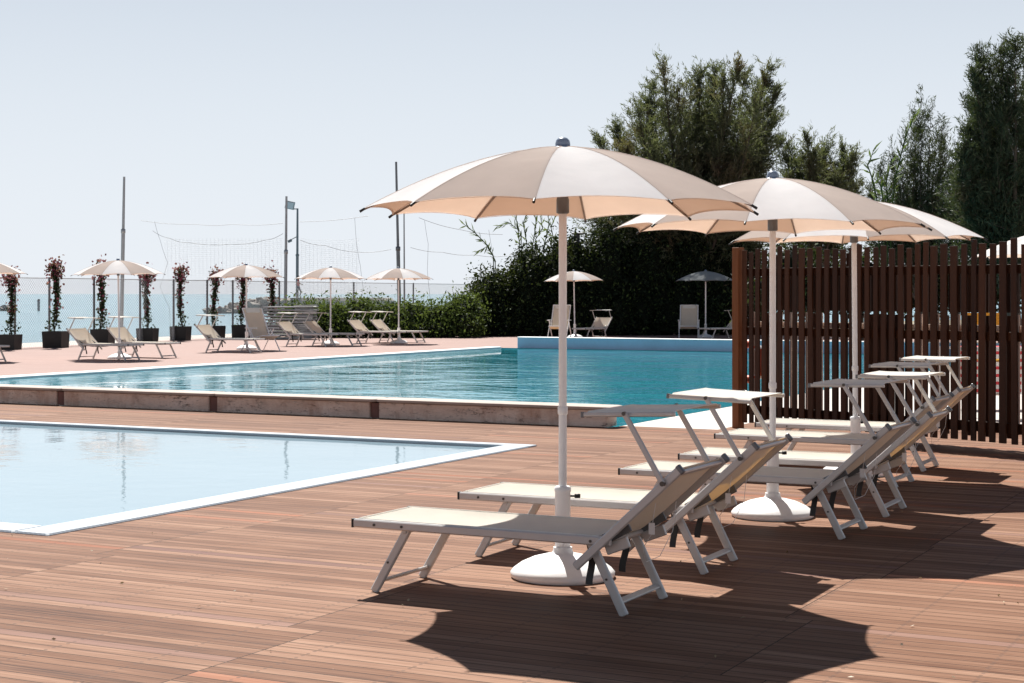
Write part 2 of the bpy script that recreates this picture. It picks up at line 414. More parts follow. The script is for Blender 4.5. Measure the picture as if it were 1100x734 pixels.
# pale sea haze that thickens towards the horizon, added to the clear sky
tc = wt.nodes.new('ShaderNodeTexCoord'); sx_ = wt.nodes.new('ShaderNodeSeparateXYZ'); wt.links.new(tc.outputs['Generated'], sx_.inputs[0])
def wm(op, a, b_):
    nd = wt.nodes.new('ShaderNodeMath'); nd.operation = op
    for i, v_ in enumerate((a, b_)):
        if isinstance(v_, (int, float)): nd.inputs[i].default_value = v_
        else: wt.links.new(v_, nd.inputs[i])
    return nd.outputs[0]
zz = wm('MULTIPLY', sx_.outputs[2], 3.1)
hz = wm('POWER', 2.718, wm('MULTIPLY', wm('MULTIPLY', zz, zz), -1.0))
mx = wt.nodes.new('ShaderNodeMix'); mx.data_type = 'RGBA'; wt.links.new(wm('MULTIPLY', hz, .93), mx.inputs[0])
dim = wt.nodes.new('ShaderNodeMix'); dim.data_type = 'RGBA'; dim.blend_type = 'MULTIPLY'; dim.inputs[0].default_value = 1
wt.links.new(sky.outputs[0], dim.inputs[6]); dim.inputs[7].default_value = (.56, .58, .58, 1)
wt.links.new(dim.outputs[2], mx.inputs[6]); mx.inputs[7].default_value = (HAZE[0], HAZE[1], HAZE[2], 1)
wt.links.new(mx.outputs[2], bg.inputs[0]); bg.inputs[1].default_value = .05
sd = bpy.data.lights.new('sun', 'SUN'); sun = bpy.data.objects.new('sun', sd); col.objects.link(sun)
sd.energy = 5.0; sd.angle = R(.5); sd.color = (1, .965, .91)
sun.rotation_euler = (-SUN).to_track_quat('-Z', 'Y').to_euler(); sun.location = (0, 0, 30)
vs = scene.view_settings; vs.view_transform = 'Standard'; vs.look = 'None'; vs.exposure = .98; vs.gamma = 1
scene.cycles.max_bounces = 8; scene.cycles.transparent_max_bounces = 12
scene.cycles.caustics_reflective = False; scene.cycles.caustics_refractive = False
scene.cycles.use_denoising = True

# ------------------------------------------------------------------ the setting (its frame: a along the boards, b away)
WA1, WB0, WB1, WA0 = -7.24, 7.78, 14.6, -19.0         # wading pool, outer edge of its overflow
PA0, PA1, PB0, PB1 = -21.4, -7.5, 17.0, 40.9         # large pool
FL0, FLD = Vector((-13.9, 44.8, 0)), Vector((.34, .94, 0)).normalized()    # line of the chain-link fence
def fence_pt(px):
    k = (px-CX)/F; s = (k*FL0.y-FL0.x)/(FLD.x-k*FLD.y); return FL0+FLD*s
def to_ab(p): return p.dot(E1), p.dot(E2)

def frame_obj(o): o.rotation_euler = (0, 0, ANG); return o
def cells(xs, ys, holes, z=0.0):
    b = MB()
    for i in range(len(xs)-1):
        for j in range(len(ys)-1):
            cx, cy = (xs[i]+xs[i+1])/2, (ys[j]+ys[j+1])/2
            if any(h[0] < cx < h[1] and h[2] < cy < h[3] for h in holes): continue
            b.add([(xs[i], ys[j], z), (xs[i+1], ys[j], z), (xs[i+1], ys[j+1], z), (xs[i], ys[j+1], z)], [(0, 1, 2, 3)])
    return b
holes = [(WA0, WA1, WB0, WB1), (PA0, PA1, PB0, PB1), (PA1, -6.35, 17.3, 41.5), (-60, -21.4, 16.9, 80), (-60, 60, PB1, 80)]
xs = sorted({-60, WA0, WA1, PA0, PA1, -6.35, 60}); ys = sorted({-25, WB0, WB1, 16.9, PB0, 17.3, PB1, 41.5})
tag(frame_obj(cells(xs, ys, holes).build('deck', M['deck'])), kind='structure')
# pink terrace beyond the pool, bounded by the sea fence
b = MB()
def fence_a(bv):                                     # a-coordinate of the deck edge at a given b
    p0 = FL0+FLD*0; a0, b0 = to_ab(p0); da, db = FLD.dot(E1), FLD.dot(E2)
    return a0+(bv-b0)/db*da-.35
bs = [16.9, 24, 32, PB1, 48, 56, 62]
for i in range(len(bs)-1):
    b.add([(fence_a(bs[i]), bs[i], 0), (PA0 if bs[i] < PB1-.1 else 60, bs[i], 0), (PA0 if bs[i] < PB1-.1 else 60, bs[i+1], 0), (fence_a(bs[i+1]), bs[i+1], 0)], [(0, 1, 2, 3)])
tag(frame_obj(b.build('terrace', M['paver'])), kind='structure')
b = MB(); b.add([(PA1, 17.3, .0), (-6.35, 17.3, .0), (-6.35, PB1, .0), (PA1, PB1, .0)], [(0, 1, 2, 3)])
b.add([(-6.35, 30, .004), (30, 30, .004), (30, PB1-.2, .004), (-6.35, PB1-.2, .004)], [(0, 1, 2, 3)])
b.add([(-6.34, 18.6, .004), (30, 18.6, .004), (30, 29.99, .004), (-6.34, 29.99, .004)], [(0, 1, 2, 3)])
tag(frame_obj(b.build('paving', M['pale_paving'])), kind='structure')

def basin(name, a0, a1, b0, b1, z0, z1, mat):
    b = MB(); P = [(a0, b0), (a1, b0), (a1, b1), (a0, b1)]
    b.add([(x, y, z1) for x, y in P], [(0, 1, 2, 3)])
    for i in range(4):
        (x0, y0), (x1, y1) = P[i], P[(i+1) % 4]
        b.add([(x0, y0, z0), (x1, y1, z0), (x1, y1, z1), (x0, y0, z1)], [(3, 2, 1, 0)])
    return tag(frame_obj(b.build(name, mat)), kind='structure')
basin('pool_basin', PA0, PA1, PB0, PB1, 0.0, -.30, M['basin_tile'])
def flat(name, a0, a1, b0, b1, z, mat, n=1):
    b = MB(); b.add([(a0, b0, z), (a1, b0, z), (a1, b1, z), (a0, b1, z)], [(0, 1, 2, 3)])
    return tag(frame_obj(b.build(name, mat)), kind='structure')
flat('pool_water', PA0+.002, PA1-.002, PB0+.002, PB1-.002, -.012, M['pool_water'])
basin('wading_pool_basin', WA0+.28, WA1-.28, WB0+.28, WB1-.16, 0.0, -.075, M['wading_tile'])
flat('wading_pool_water', WA0+.282, WA1-.282, WB0+.282, WB1-.162, -.018, M['wading_water'])
# overflow rim of the wading pool
b = MB()
for (x0, x1, y0, y1) in ((WA0, WA1-.282, WB0, WB0+.28), (WA1-.28, WA1, WB0, WB1-.162), (WA0, WA1, WB1-.16, WB1), (WA0, WA0+.28, WB0+.282, WB1-.162)):
    b.box(((x0+x1)/2, (y0+y1)/2, -.02), (x1-x0, y1-y0, .07), bev=.06)
tag(frame_obj(b.build('pool_overflow_rim', M['grate'])), kind='structure')
# coping along the large pool
b = MB()
b.box((PA0-.13, (17.0+PB1)/2, .0), (.30, PB1-17.0, .07), bev=.12)
tag(frame_obj(b.build('pool_coping_edge', M['coping'])), kind='structure')
# sea, beach, dry land
b = MB(); b.add([(-45000, 30, -1.6), (45000, 30, -1.6), (45000, 45000, -1.6), (-45000, 45000, -1.6)], [(0, 1, 2, 3)])
tag(b.build('sea', M['sea']), kind='structure')
b = MB(); prof = [(0, -.03), (-2.5, -.10), (-6.0, -.16), (-9, -1.0), (-14, -1.9)]
for i in range(len(prof)-1):
    bb = [10, 30, 50, 70]
    for j in range(3):
        f = lambda k, bv: (fence_a(bv)+prof[k][0], bv, prof[k][1])
        b.add([f(i, bb[j]), f(i, bb[j+1]), f(i+1, bb[j+1]), f(i+1, bb[j])], [(0, 1, 2, 3)])
tag(frame_obj(b.build('beach', M['pebbles'])), kind='structure')
b = MB(); b.add([(-36, 61.9, -.06), (160, 61.9, -.06), (160, 160, -.06), (0, 160, -.06)], [(0, 1, 2, 3)])
tag(frame_obj(b.build('ground', M['land'])), kind='structure')
b = MB(); b.add([(60, -25, -.02), (400, -25, -.02), (400, 160, -.02), (60, 160, -.02)], [(0, 1, 2, 3)])
tag(frame_obj(b.build('ground', M['land'])), kind='structure')

# stone kerb wall in front of the large pool: coping blocks on travertine panels with rusty joints
wall = empty('pool_wall'); wall.rotation_euler = (0, 0, ANG)
tag(wall, 'low pitted travertine wall with rusty joints along the front of the large pool', 'wall')
a = -7.5; k = 0
ends = [-7.5, -10.63, -13.05, -15.6, -18.4, -22.2]
for i in range(len(ends)-1):
    a1, a0 = ends[i], ends[i+1]
    MB().box(((a0+a1)/2, 17.15, .095), (a1-a0-.13, .30, .19), bev=.03).build('stone_panel', M['travertine'], wall)
    if i < len(ends)-2: MB().box((a0, 17.165, .092), (.126, .28, .184), bev=.03).build('joint_post', M['rust_joint'], wall)
b = MB()
for i in range(len(ends)-1):
    b.box(((ends[i]+ends[i+1])/2+.03, 17.14, .215), (ends[i]-ends[i+1]-.006, .36, .046), bev=.12)
b.build('coping', M['wall_coping'], wall)
# far wall at the end of the pool
fw = empty('pool_wall'); fw.rotation_euler = (0, 0, ANG)
tag(fw, 'blue painted parapet wall with white top at the far end of the large pool', 'wall')
MB().box((-12.0, 41.05, .05), (17.8, .28, .46), bev=.02).build('painted_face', M['blue_wall'], fw)
MB().box((-12.0, 41.05, .295), (17.86, .34, .035), bev=.15).build('coping', M['coping'], fw)

# ------------------------------------------------------------------ umbrellas
UR, UTZ, URISE = 1.055, 1.945, .335
def make_umbrella():
    u = empty('beach_umbrella')
    MB().lathe([(.262, .0), (.275, .008), (.278, .03), (.262, .048), (.225, .075), (.165, .102), (.105, .118), (.062, .126), (.052, .14), (.050, .16)], 40).build('base', M['plastic'], u)
    MB().lathe([(.041, .12), (.041, .452), (.044, .455), (.044, .475), (.036, .482)], 24).build('sleeve', M['white'], u)
    MB().tube([(0, 0, .30), (0, 0, 1.95)], .0215, 20).lathe([(.0215, .86), (.0265, .865), (.0265, .90), (.0215, .905)], 20).build('pole', M['white'], u)
    b = MB(); b.tube([(.040, 0, .43), (.075, 0, .43)], .006, 8); b.lathe([(.0, -.012), (.016, -.01), (.016, .01), (.0, .012)], 10, (.078, 0, .43)); b.build('knob', M['black'], u)
    MB().lathe([(.024, 1.925), (.034, 1.93), (.034, 2.0), (.028, 2.02), (.012, 2.03), (.012, URISE+UTZ-.01)], 18).build('hub', M['grey_metal'], u)
    ph = R(9); N = 10
    def rib(k, s):
        an = ph+2*PI*k/N; r = UR*s
        return Vector((r*math.cos(an), r*math.sin(an), UTZ+URISE*(1-s**1.75)))
    b = MB()
    for k in range(N):
        def fn(uu, vv, k=k):
            x = 2*vv-1; s = .03+uu*(1-.03-.040*(1-x*x)**.9)
            p = rib(k, s).lerp(rib(k+1, s), vv)
            p.z += (-.012+.005*math.sin(k*2.4))*(1-x*x)*math.sin(PI*min(1, s))+.0022*math.sin(s*31+k*1.7)*x*x*(1-abs(x))*6*s; return p
        b.sheet(fn, 16, 10, 0, k % 2)
    # hem folded under the edge
        def hem(uu, vv, k=k):
            x = 2*vv-1; s = .945+.055*(x*x) if False else 1-.040*(1-x*x)**.9
            p = rib(k, s-.012*uu).lerp(rib(k+1, s-.012*uu), vv); p.z -= .012*(1-x*x)*math.sin(PI*min(1, s))+.004+.004*uu; return p
        b.sheet(hem, 1, 10, 0, k % 2)
        def seam(uu, vv, k=k):
            s = .05+.94*uu; p = rib(k, s)+Vector((0, 0, .0025)); a_ = ph+2*PI*k/N
            w_ = .007*(vv-.5)*2; p += Vector((-math.sin(a_), math.cos(a_), 0))*w_; p.z -= abs(w_)*.30+.0006; return p
        b.sheet(seam, 16, 2, 0, 0)
    b.build('canopy', [M['beige'], M['cream']], u)
    for k in range(N):
        pts = [rib(k, s)-Vector((0, 0, .011)) for s in (.06, .2, .4, .6, .8, .95)]
        tip = rib(k, 1.0)-Vector((0, 0, .006)); out = rib(k, 1.018)-Vector((0, 0, .006))
        r_ = MB().tube(pts+[tip], .0055, 6).build('rib', M['rib'], u)
        MB().tube([rib(k, .992)-Vector((0, 0, .004)), out], [.0065, .0075], 8).build('tip_cap', M['black'], r_)
    top = UTZ+URISE
    MB().lathe([(.062, -.014), (.064, -.004), (.050, .0), (.040, .004), (.040, .016), (.036, .034), (.024, .047), (.006, .052)], 24, (0, 0, top)).build('finial', M['finial'], u)
    return u
umb = make_umbrella()
front_u = [
    (gp(604.5, 620), 0, (0, 0), 'white and beige umbrella standing between the two nearest sunbeds, closest to the viewer'),
    (gp(830, 555), R(-9), (0, 0), 'white and beige umbrella between the second pair of sunbeds, its round base in full sun'),
    (Vector((2.86, 13.75, 0)), R(39), (0, R(-.7)), 'white and beige umbrella nearest the slatted wooden fence, its pole leaning slightly'),
]
far_u = [
    (gp(-22, 387.5), R(12), 'beige umbrella cut off by the left picture edge beside the first flower planter'),
    (gp(128.5, 385.5), R(2), 'beige umbrella in front of the bare tall pole by the sea fence'),
    (gp(265, 375.5), R(15), 'beige umbrella standing beside the deck chair near the stacked grey beds'),
    (gp(355, 370.5), R(-5), 'beige umbrella in front of the stack of grey folded beds and the walking person'),
    (gp(428.5, 369), R(20), 'beige umbrella in front of the low hedge and the two thin net poles'),
    (Vector(((617.5-CX)/F*56.5, 56.5, 0)), R(5), 'small cream umbrella by the dark hedge beyond the blue pool wall'),
]
grpF, grpB = 'umbrellas over the front sunbeds', 'umbrellas on the far terrace'
first = True
for p, rz, tilt, lab in front_u:
    u = umb if first else copy_tree(umb); first = False
    u.location = p; u.rotation_euler = (tilt[0], tilt[1], rz); tag(u, lab, 'umbrella', grpF)
for p, rz, lab in far_u:
    u = copy_tree(umb); u.location = p; u.rotation_euler = (R(random.uniform(-1, 1)), R(random.uniform(-1, 1)), rz); tag(u, lab, 'umbrella', grpB)
u = copy_tree(umb); u.location = ((758-CX)/F*56.5, 56.5, 0); tag(u, 'dark grey umbrella by the black hedge, left of the slatted fence', 'umbrella', grpB)
for c in u.children:
    if c.name.startswith('canopy'):
        c.data = c.data.copy(); c.data.materials[0] = M['grey_canvas']; c.data.materials[1] = M['grey_canvas']
u = copy_tree(umb); u.location = ((1141-CX)/F*20, 20, 0); u.rotation_euler = (0, 0, R(10)); tag(u, 'white umbrella behind the slatted fence at the right picture edge', 'umbrella', grpB)
for c in u.children:
    if c.name.startswith('canopy'):
        c.data = c.data.copy(); c.data.materials[0] = M['cream']

# ------------------------------------------------------------------ sunbeds
def make_sunbed(shade=True, back=(.46, .219, .983, .699), mats=None):
    t = empty('sunbed')
    alu = M['alu']; bx0, bz0, bx1, bz1 = back
    fr = MB()
    for s in (-1, 1): fr.bar((-.785, s*.272, .345), (.63, s*.272, .345), .042, .024, (0, 0, 1))
    fr.bar((-.772, -.258, .345), (-.772, .258, .345), .036, .024, (0, 0, 1))
    fr.bar((.55, -.258, .315), (.55, .258, .315), .024, .02, (0, 0, 1))
    fr.bar((-.50, -.258, .318), (-.50, .258, .318), .024, .018, (0, 0, 1))
    fo = fr.build('frame', alu, t)
    for s in (-1, 1):
        MB().box((-.789, s*.272, .345), (.014, .026, .044), bev=.2).build('end_cap', M['black'], fo)
        for x in (-.66, -.50, .53): MB().tube([(x, s*.284, .343), (x, s*.2885, .343)], .007, 8).build('bolt', M['bolt'], fo)
    def seat(u, v):
        x = -.765+u*1.33; y = -.262+v*.524; e = 1-(2*v-1)**4
        return (x, y, .366-.020*e*math.sin(PI*u)**.5+.0018*math.sin(u*23+3*v)*e*math.sin(PI*u))
    ss = MB().sheet(seat, 24, 12, .004).build('seat_sling', M['sling'], t)
    b = MB()
    for s in (-1, 1): b.tube([(-.765+1.33*i/12, s*.2600, .3655) for i in range(13)], .0045, 6)
    b.tube([(-.762, -.25, .3665), (-.762, .25, .3665)], .0045, 6); b.build('piping', M['shade_cloth'], ss)
    for s in (-1, 1):
        l = MB().bar((-.485, s*.238, .335), (-.687, s*.238, 0.0), .044, .024, (1, 0, 0)).build('leg', alu, t)
        MB().tube([(-.6, s*.2491, .155), (-.6, s*.2535, .155)], .006, 8).build('bolt', M['bolt'], l)
        l = MB().bar((.515, s*.245, .335), (.687, s*.245, 0.0), .044, .024, (1, 0, 0)).build('leg', alu, t)
        MB().tube([(.60, s*.2561, .165), (.60, s*.2605, .165)], .006, 8).build('bolt', M['bolt'], l)
    MB().bar((-.655, -.228, .055), (-.655, .228, .055), .034, .014, (1, 0, .6)).build('crossbar', alu, t)
    MB().bar((.655, -.235, .062), (.655, .235, .062), .034, .014, (1, 0, -.5)).build('crossbar', alu, t)
    bk = MB()
    up = Vector((bz0-bz1, 0, bx1-bx0)).normalized()
    for s in (-1, 1): bk.bar((bx0, s*.300, bz0), (bx1, s*.300, bz1), .040, .022, up)
    d = Vector((bx1-bx0, 0, bz1-bz0)).normalized()
    e0, e1 = Vector((bx0, 0, bz0))+d*.16, Vector((bx1, 0, bz1))-d*.03
    for p in (e0, e1): bk.bar(p+Vector((0, -.287, 0)), p+Vector((0, .287, 0)), .028, .02, d)
    bo = bk.build('backrest_frame', alu, t)
    for s in (-1, 1): MB().box(Vector((bx1, s*.300, bz1))+d*.005, (.024, .026, .044), Quaternion((0, 1, 0), -math.atan2(bz1-bz0, bx1-bx0)), bev=.2).build('end_cap', M['grey_metal'], bo)
    def bsl(u, v):
        p = e0.lerp(e1+d*.018, u); e = 1-(2*v-1)**4
        return p+up*(.016-.02*e*math.sin(PI*u)**.6)+Vector((0, -.288+v*.576, 0))
    MB().sheet(bsl, 14, 10, .004).build('backrest_sling', M['sling_back'], t)
    # hinge plates, props and hanging straps
    for s in (-1, 1):
        q = Vector((bx0, 0, bz0))+d*.30
        MB().bar((.50, s*.215, .305), (q.x+.02, s*.215, q.z-.005), .05, .012, (0, 0, 1)).build('hinge_plate', M['grey_metal'], t)
        MB().bar((.585, s*.225, .30), (.70, s*.225, .345), .055, .02, (0, 0, 1)).build('ratchet', M['alu'], t)
        MB().sheet(lambda u, v, s=s: (.475+.035*v+.008*math.sin(u*5), s*.205+.012*math.sin(u*4+s), .325-.20*u), 8, 2, .004).build('strap', M['black'], t)
    tg = MB().box((.78, -.14, .40), (.03, .003, .055), bev=.1).tube([(.80, -.14, .52), (.785, -.14, .43)], .0015, 5)
    tg.tube([(.80, .12, .5), (.79, .10, .36), (.74, .06, .24), (.70, -.02, .22), (.72, -.10, .30), (.78, -.14, .375)], .0016, 5).build('care_tag', M['white'], t)
    if shade:
        sx, sz, tx, tz = bx1-.073, bz1-.063, bx1-.263, bz1+.25
        for s in (-1, 1):
            a_ = MB().bar((sx, s*.324, sz), (tx, s*.324, tz), .026, .016, (1, 0, 0)).build('sunshade_arm', alu, t)
            for (qx, qz, qr) in ((sx, sz, .012), (tx, tz, .010)): MB().tube([(qx, s*.316, qz), (qx, s*.335, qz)], qr, 8).build('bolt', M['bolt'], a_)
        x0, x1 = bx1-.48, bx1-.022
        for s in (-1, 1):
            r_ = MB().bar((x0, s*.300, bz1+.232), (x1, s*.300, bz1+.258), .022, .018, (0, 0, 1)).build('sunshade_rail', alu, t)
            MB().box((x0-.004, s*.300, bz1+.232), (.016, .022, .026), bev=.2).build('end_cap', M['grey_metal'], r_)
        def sh(u, v):
            e = 1-(2*v-1)**4
            z = bz1+.249+.026*u-.012*e*math.sin(PI*u)**.6
            if v == 0 or v == 1: z -= .018
            return (x0+.008+u*(x1-x0-.016), -.313+v*.626, z)
        MB().sheet(sh, 10, 12, .004).build('sunshade_cloth', M['shade_cloth'], t)
    return t
bed = make_sunbed(True)
L0 = Vector((.0255, 8.233, 0))
front_beds = [((0, 0), 0, 'nearest sunbed, half under the closest umbrella with shade across its sling'),
    ((.50, 1.14), 1.0, 'sunbed just behind the nearest one, on the pool side of the closest umbrella base'),
    ((1.5, 2.41), -.5, 'sunbed in front of the second umbrella base, third from the viewer'),
    ((1.99, 3.41), .6, 'sunbed just behind the second umbrella, fourth from the viewer'),
    ((2.45, 5.08), -.8, 'fifth sunbed from the viewer, in front of the leaning umbrella pole by the slatted fence'),
    ((2.955, 6.27), .5, 'last sunbed of the front row, right beside the slatted wooden fence')]
for i, ((dx, dy), r, lab) in enumerate(front_beds):
    o = bed if i == 0 else copy_tree(bed)
    o.location = L0+Vector((dx, dy, 0)); o.rotation_euler = (0, 0, ANG+R(r)); tag(o, lab, 'sunbed', 'sunbeds in the front row')
    tl = R((1.0, 5.5, 2.2, 3.2, 2.6, 3.6)[i]); pv = Vector((.72, 0, .95))
    for c in o.children:                                 # every sunshade is tipped a little differently on its arms
        if c.name.startswith(('sunshade_cloth', 'sunshade_rail')):
            c.matrix_local = Matrix.Translation(pv) @ Matrix.Rotation(tl, 4, 'Y') @ Matrix.Translation(-pv)
far_beds = [((-27, 388.5), 0, 'sunbed at the left picture edge, only its foot end in view'),
    ((117, 386.5), 0, 'left one of the sunbed pair under the umbrella by the bare tall pole'),
    ((158, 384.2), -2, 'right one of the sunbed pair under the umbrella by the bare tall pole'),
    ((251, 378.8), 2, 'sunbed with sunshade left of the deck chair, near the last flower planters'),
    ((334, 372.2), -1, 'sunbed directly in front of the stack of folded grey beds'),
    ((362, 371.4), 1, 'sunbed just right of the umbrella base before the grey stack'),
    ((408, 368.8), -2, 'left one of the sunbed pair along the low hedge'),
    ((432, 368.0), 0, 'right one of the sunbed pair along the low hedge, farthest right on the pink terrace')]
for (px, lab_r, lab) in far_beds:
    o = copy_tree(bed); o.location = gp(*px); o.rotation_euler = (0, 0, ANG+PI+R(lab_r)); tag(o, lab, 'sunbed', 'sunbeds on the far terrace')
o = copy_tree(bed); o.location = ((634-CX)/F*55.5, 55.5, 0); o.rotation_euler = (0, 0, R(58)); tag(o, 'sunbed facing the pool by the dark hedge, behind the blue wall', 'sunbed', 'sunbeds on the far terrace')
o = copy_tree(bed); o.location = ((774-CX)/F*55.5, 55.5, 0); o.rotation_euler = (0, 0, R(40)); tag(o, 'sunbed under the dark grey umbrella, half hidden by the slatted fence', 'sunbed', 'sunbeds on the far terrace')

# high-backed folding deck chairs
def make_deckchair():
    t = empty('deck_chair'); alu = M['white']
    b = MB()
    for s in (-1, 1): b.bar((s*.30, -.02, .30), (s*.30, .42, 1.12), .035, .022, (1, 0, 0))
    b.bar((-.30, .42, 1.11), (.30, .42, 1.11), .03, .03, (1, 0, 0))
    b.build('backrest_frame', alu, t)
    b = MB()
    for s in (-1, 1): b.bar((s*.27, -.48, .40), (s*.27, .10, .31), .035, .022, (1, 0, 0))
    b.bar((-.27, -.48, .40), (.27, -.48, .40), .03, .03, (1, 0, 0)); b.build('seat_frame', alu, t)
    for s in (-1, 1):
        MB().bar((s*.325, -.42, 0), (s*.325, .02, .56), .03, .02, (1, 0, 0)).build('leg', alu, t)
        MB().bar((s*.345, .38, 0), (s*.345, -.10, .58), .03, .02, (1, 0, 0)).build('leg', alu, t)
        MB().bar((s*.345, -.34, .60), (s*.345, .20, .60), .05, .022, (1, 0, 0)).build('armrest', alu, t)
    def sl(u, v):
        if u < .4: k = u/.4; y, z = -.47+.50*k, .405-.10*k-.05*math.sin(PI*k)
        else: k = (u-.4)/.6; y, z = .03+.385*k, .305+.80*k
        return (-.275+.55*v, y-.012, z)
    MB().sheet(sl, 20, 4, .004).build('sling', M['sling_back'], t)
    MB().box((0, .385, 1.06), (.44, .05, .14), Quaternion((1, 0, 0), R(-28)), bev=.3).build('headrest', M['shade_cloth'], t)
    return t
dc = make_deckchair(); dc.location = ((601-CX)/F*57, 57, 0); dc.rotation_euler = (0, 0, R(-14))
tag(dc, 'high backed cream deck chair left of the small cream umbrella', 'deck chair', 'deck chairs')
o = copy_tree(dc); o.location = ((740-CX)/F*57, 57, 0); o.rotation_euler = (0, 0, R(-8))
tag(o, 'high backed cream deck chair left of the dark grey umbrella', 'deck chair', 'deck chairs')

o = copy_tree(dc); o.location = gp(280, 376.5); o.rotation_euler = (0, 0, R(42))
tag(o, 'high backed cream deck chair on the pink terrace, beside the stacked grey beds', 'deck chair', 'deck chairs')
# stack of folded grey beds
fb = empty('folded_sunbed')
b = MB()
for s in (-1, 1): b.bar((-.86, s*.29, .03), (.86, s*.29, .03), .04, .024, (0, 0, 1))
for x in (-.85, -.3, .3, .85): b.bar((x, -.28, .03), (x, .28, .03), .03, .022, (0, 0, 1))
b.build('frame', M['galv'], fb)
MB().sheet(lambda u, v: (-.84+1.68*u, -.27+.54*v, .056-.012*math.sin(PI*v)), 10, 6, .004).build('sling', M['alu'], fb)
b = MB()
for s in (-1, 1): b.bar((-.75, s*.25, .004), (.1, s*.25, .004), .008, .03, (0, 0, 1)).bar((.2, s*.25, .078), (.86, s*.25, .085), .03, .02, (0, 0, 1))
b.build('folded_legs', M['galv'], fb)
sp = gp(311, 364.5); lev = ['lowest in its stack', 'second from the ground', 'third from the ground', 'fourth from the ground', 'fifth from the ground', 'sixth from the ground', 'seventh from the ground', 'eighth from the ground', 'ninth from the ground', 'tenth from the ground', 'topmost in its stack']
for k in range(11):
    o = fb if k == 0 else copy_tree(fb)
    o.location = sp+Vector((random.uniform(-.05, .05)-.04*math.sin(k*.5), random.uniform(-.03, .03), .006+k*.103)); o.rotation_euler = (0, R(random.uniform(-.6, .6)), ANG+R(18+random.uniform(-3, 3)))
    tag(o, 'folded grey sunbed in the tall pile beside the low hedge, '+lev[k], 'folded sunbed', 'folded sunbeds piled by the hedge')

# ------------------------------------------------------------------ slatted wooden fence
A = Vector((2.50, 18.55, 0)); B = Vector((5.40, 15.0, 0)); fd = (B-A).normalized(); fn_ = Vector((-fd.y, fd.x, 0))
if fn_.y < 0: fn_ = -fn_                                 # towards the back
fL = (B-A).length
fe = empty('slatted_fence', A, math.atan2(fd.y, fd.x))
tag(fe, 'dark stained fence of upright wooden slats with uneven tops, right of the large pool', 'fence')
back = 1 if (Matrix.Rotation(math.atan2(fd.y, fd.x), 3, 'Z') @ Vector((0, 1, 0))).dot(fn_) > 0 else -1
MB().box((.05, 0, 1.01), (.10, .10, 2.02), bev=.06).build('post', M['post_wood'], fe)
MB().box((fL-.02, back*.05, .98), (.09, .09, 1.96), bev=.06).build('post', M['fence_wood'], fe)
for z, h in ((.21, .10), (1.09, .09), (1.74, .09)):
    MB().box((fL/2+.05, back*.055, z), (fL-.2, .04, h), bev=.08).build('rail', M['fence_wood'], fe)
rs = random.Random(4); x = .15; k = 0
while x < fL-.05:
    w_ = rs.choice((.056, .06, .064, .076)); tz = 2.0+rs.uniform(-.035, .035)
    b = MB().box((x, 0, (tz+.07)/2), (w_, .022, tz-.07+rs.uniform(-.01, .01)), Quaternion((0, 1, 0), R(rs.uniform(-.35, .35))), bev=.07)
    b.build('slat', M['fence_wood'], fe)
    x += w_+rs.choice((.038, .044, .05, .054))
    k += 1
# second layer behind the rails: dark boards above; below, pale strips added as painted sunlit stripes, and a pale rail
x = .22
while x < fL-.1:
    w_ = rs.choice((.06, .07, .08))
    if rs.random() < .80:
        tz = rs.choice((1.70, 1.72, 1.93)) if rs.random() < .35 else 1.70
        MB().box((x, back*.096, (tz+1.32)/2), (w_, .03, tz-1.32), bev=.06).build('slat', M['fence_wood'], fe)
    x += w_+.012
x = .21
while x < fL-.1:
    q_ = rs.random()
    if q_ < .36: MB().box((x, back*.098, .725), (.024, .02, 1.15), bev=.06).build('pale_batten', M['pale_wood'], fe); x += .05
    elif q_ < .93: MB().box((x+.03, back*.096, .70), (.075, .028, 1.18), bev=.06).build('slat', M['fence_wood'], fe); x += .095
    else: x += .06
    x += rs.choice((.012, .02, .03))
MB().box((fL/2, back*.135, 1.165), (fL-.3, .03, .06), bev=.06).build('pale_rail', M['pale_wood'], fe)

# things glimpsed through it
ring = empty('lifebuoy', A+fn_*.12-fd*.03+Vector((0, 0, .60)), math.atan2(fd.y, fd.x)); tag(ring, 'orange red lifebuoy peeking out behind the thick corner post of the slatted fence', 'lifebuoy')
ring.location = A+fn_*.13+Vector((0, 0, .74))-fd*(-.10)
pts = [Vector((.20*math.cos(t), 0, .20*math.sin(t))) for t in [2*PI*i/28 for i in range(29)]]
MB().tube(pts, .045, 12, caps=False).build('float_ring', M['red_plastic'], ring)
b = MB()
for q in range(4): b.tube([Vector((.20*math.cos(q*PI/2+R(45)+d_), 0, .20*math.sin(q*PI/2+R(45)+d_))) for d_ in (-.12, 0, .12)], .0475, 12)
b.build('white_band', M['white'], ring)
hc = empty('director_chair', ((1065-CX)/F*20, 20, 0), R(8)); tag(hc, 'tall chair with yellow cloth back seen through the slatted fence', 'chair')
for s in (-1, 1):
    for y in (-.2, .2): MB().bar((s*.24, y, 0), (s*.24, y, .92 if y < 0 else 1.30), .03, .03, (1, 0, 0)).build('leg', M['pale_wood'], hc)
    MB().bar((s*.24, -.24, .93), (s*.24, .24, .93), .05, .025, (1, 0, 0)).build('armrest', M['pale_wood'], hc)
MB().sheet(lambda u, v: (-.24+.48*u, .2+.03*math.sin(PI*u), .94+.33*v), 8, 3, .004).build('backrest', M['yellow'], hc)
MB().sheet(lambda u, v: (-.23+.46*u, -.2+.4*v, .72-.03*math.sin(PI*u)), 8, 3, .004).build('seat', M['yellow'], hc)
MB().bar((-.24, -.2, .3), (.24, -.2, .3), .03, .02, (0, 0, 1)).build('footrest', M['pale_wood'], hc)
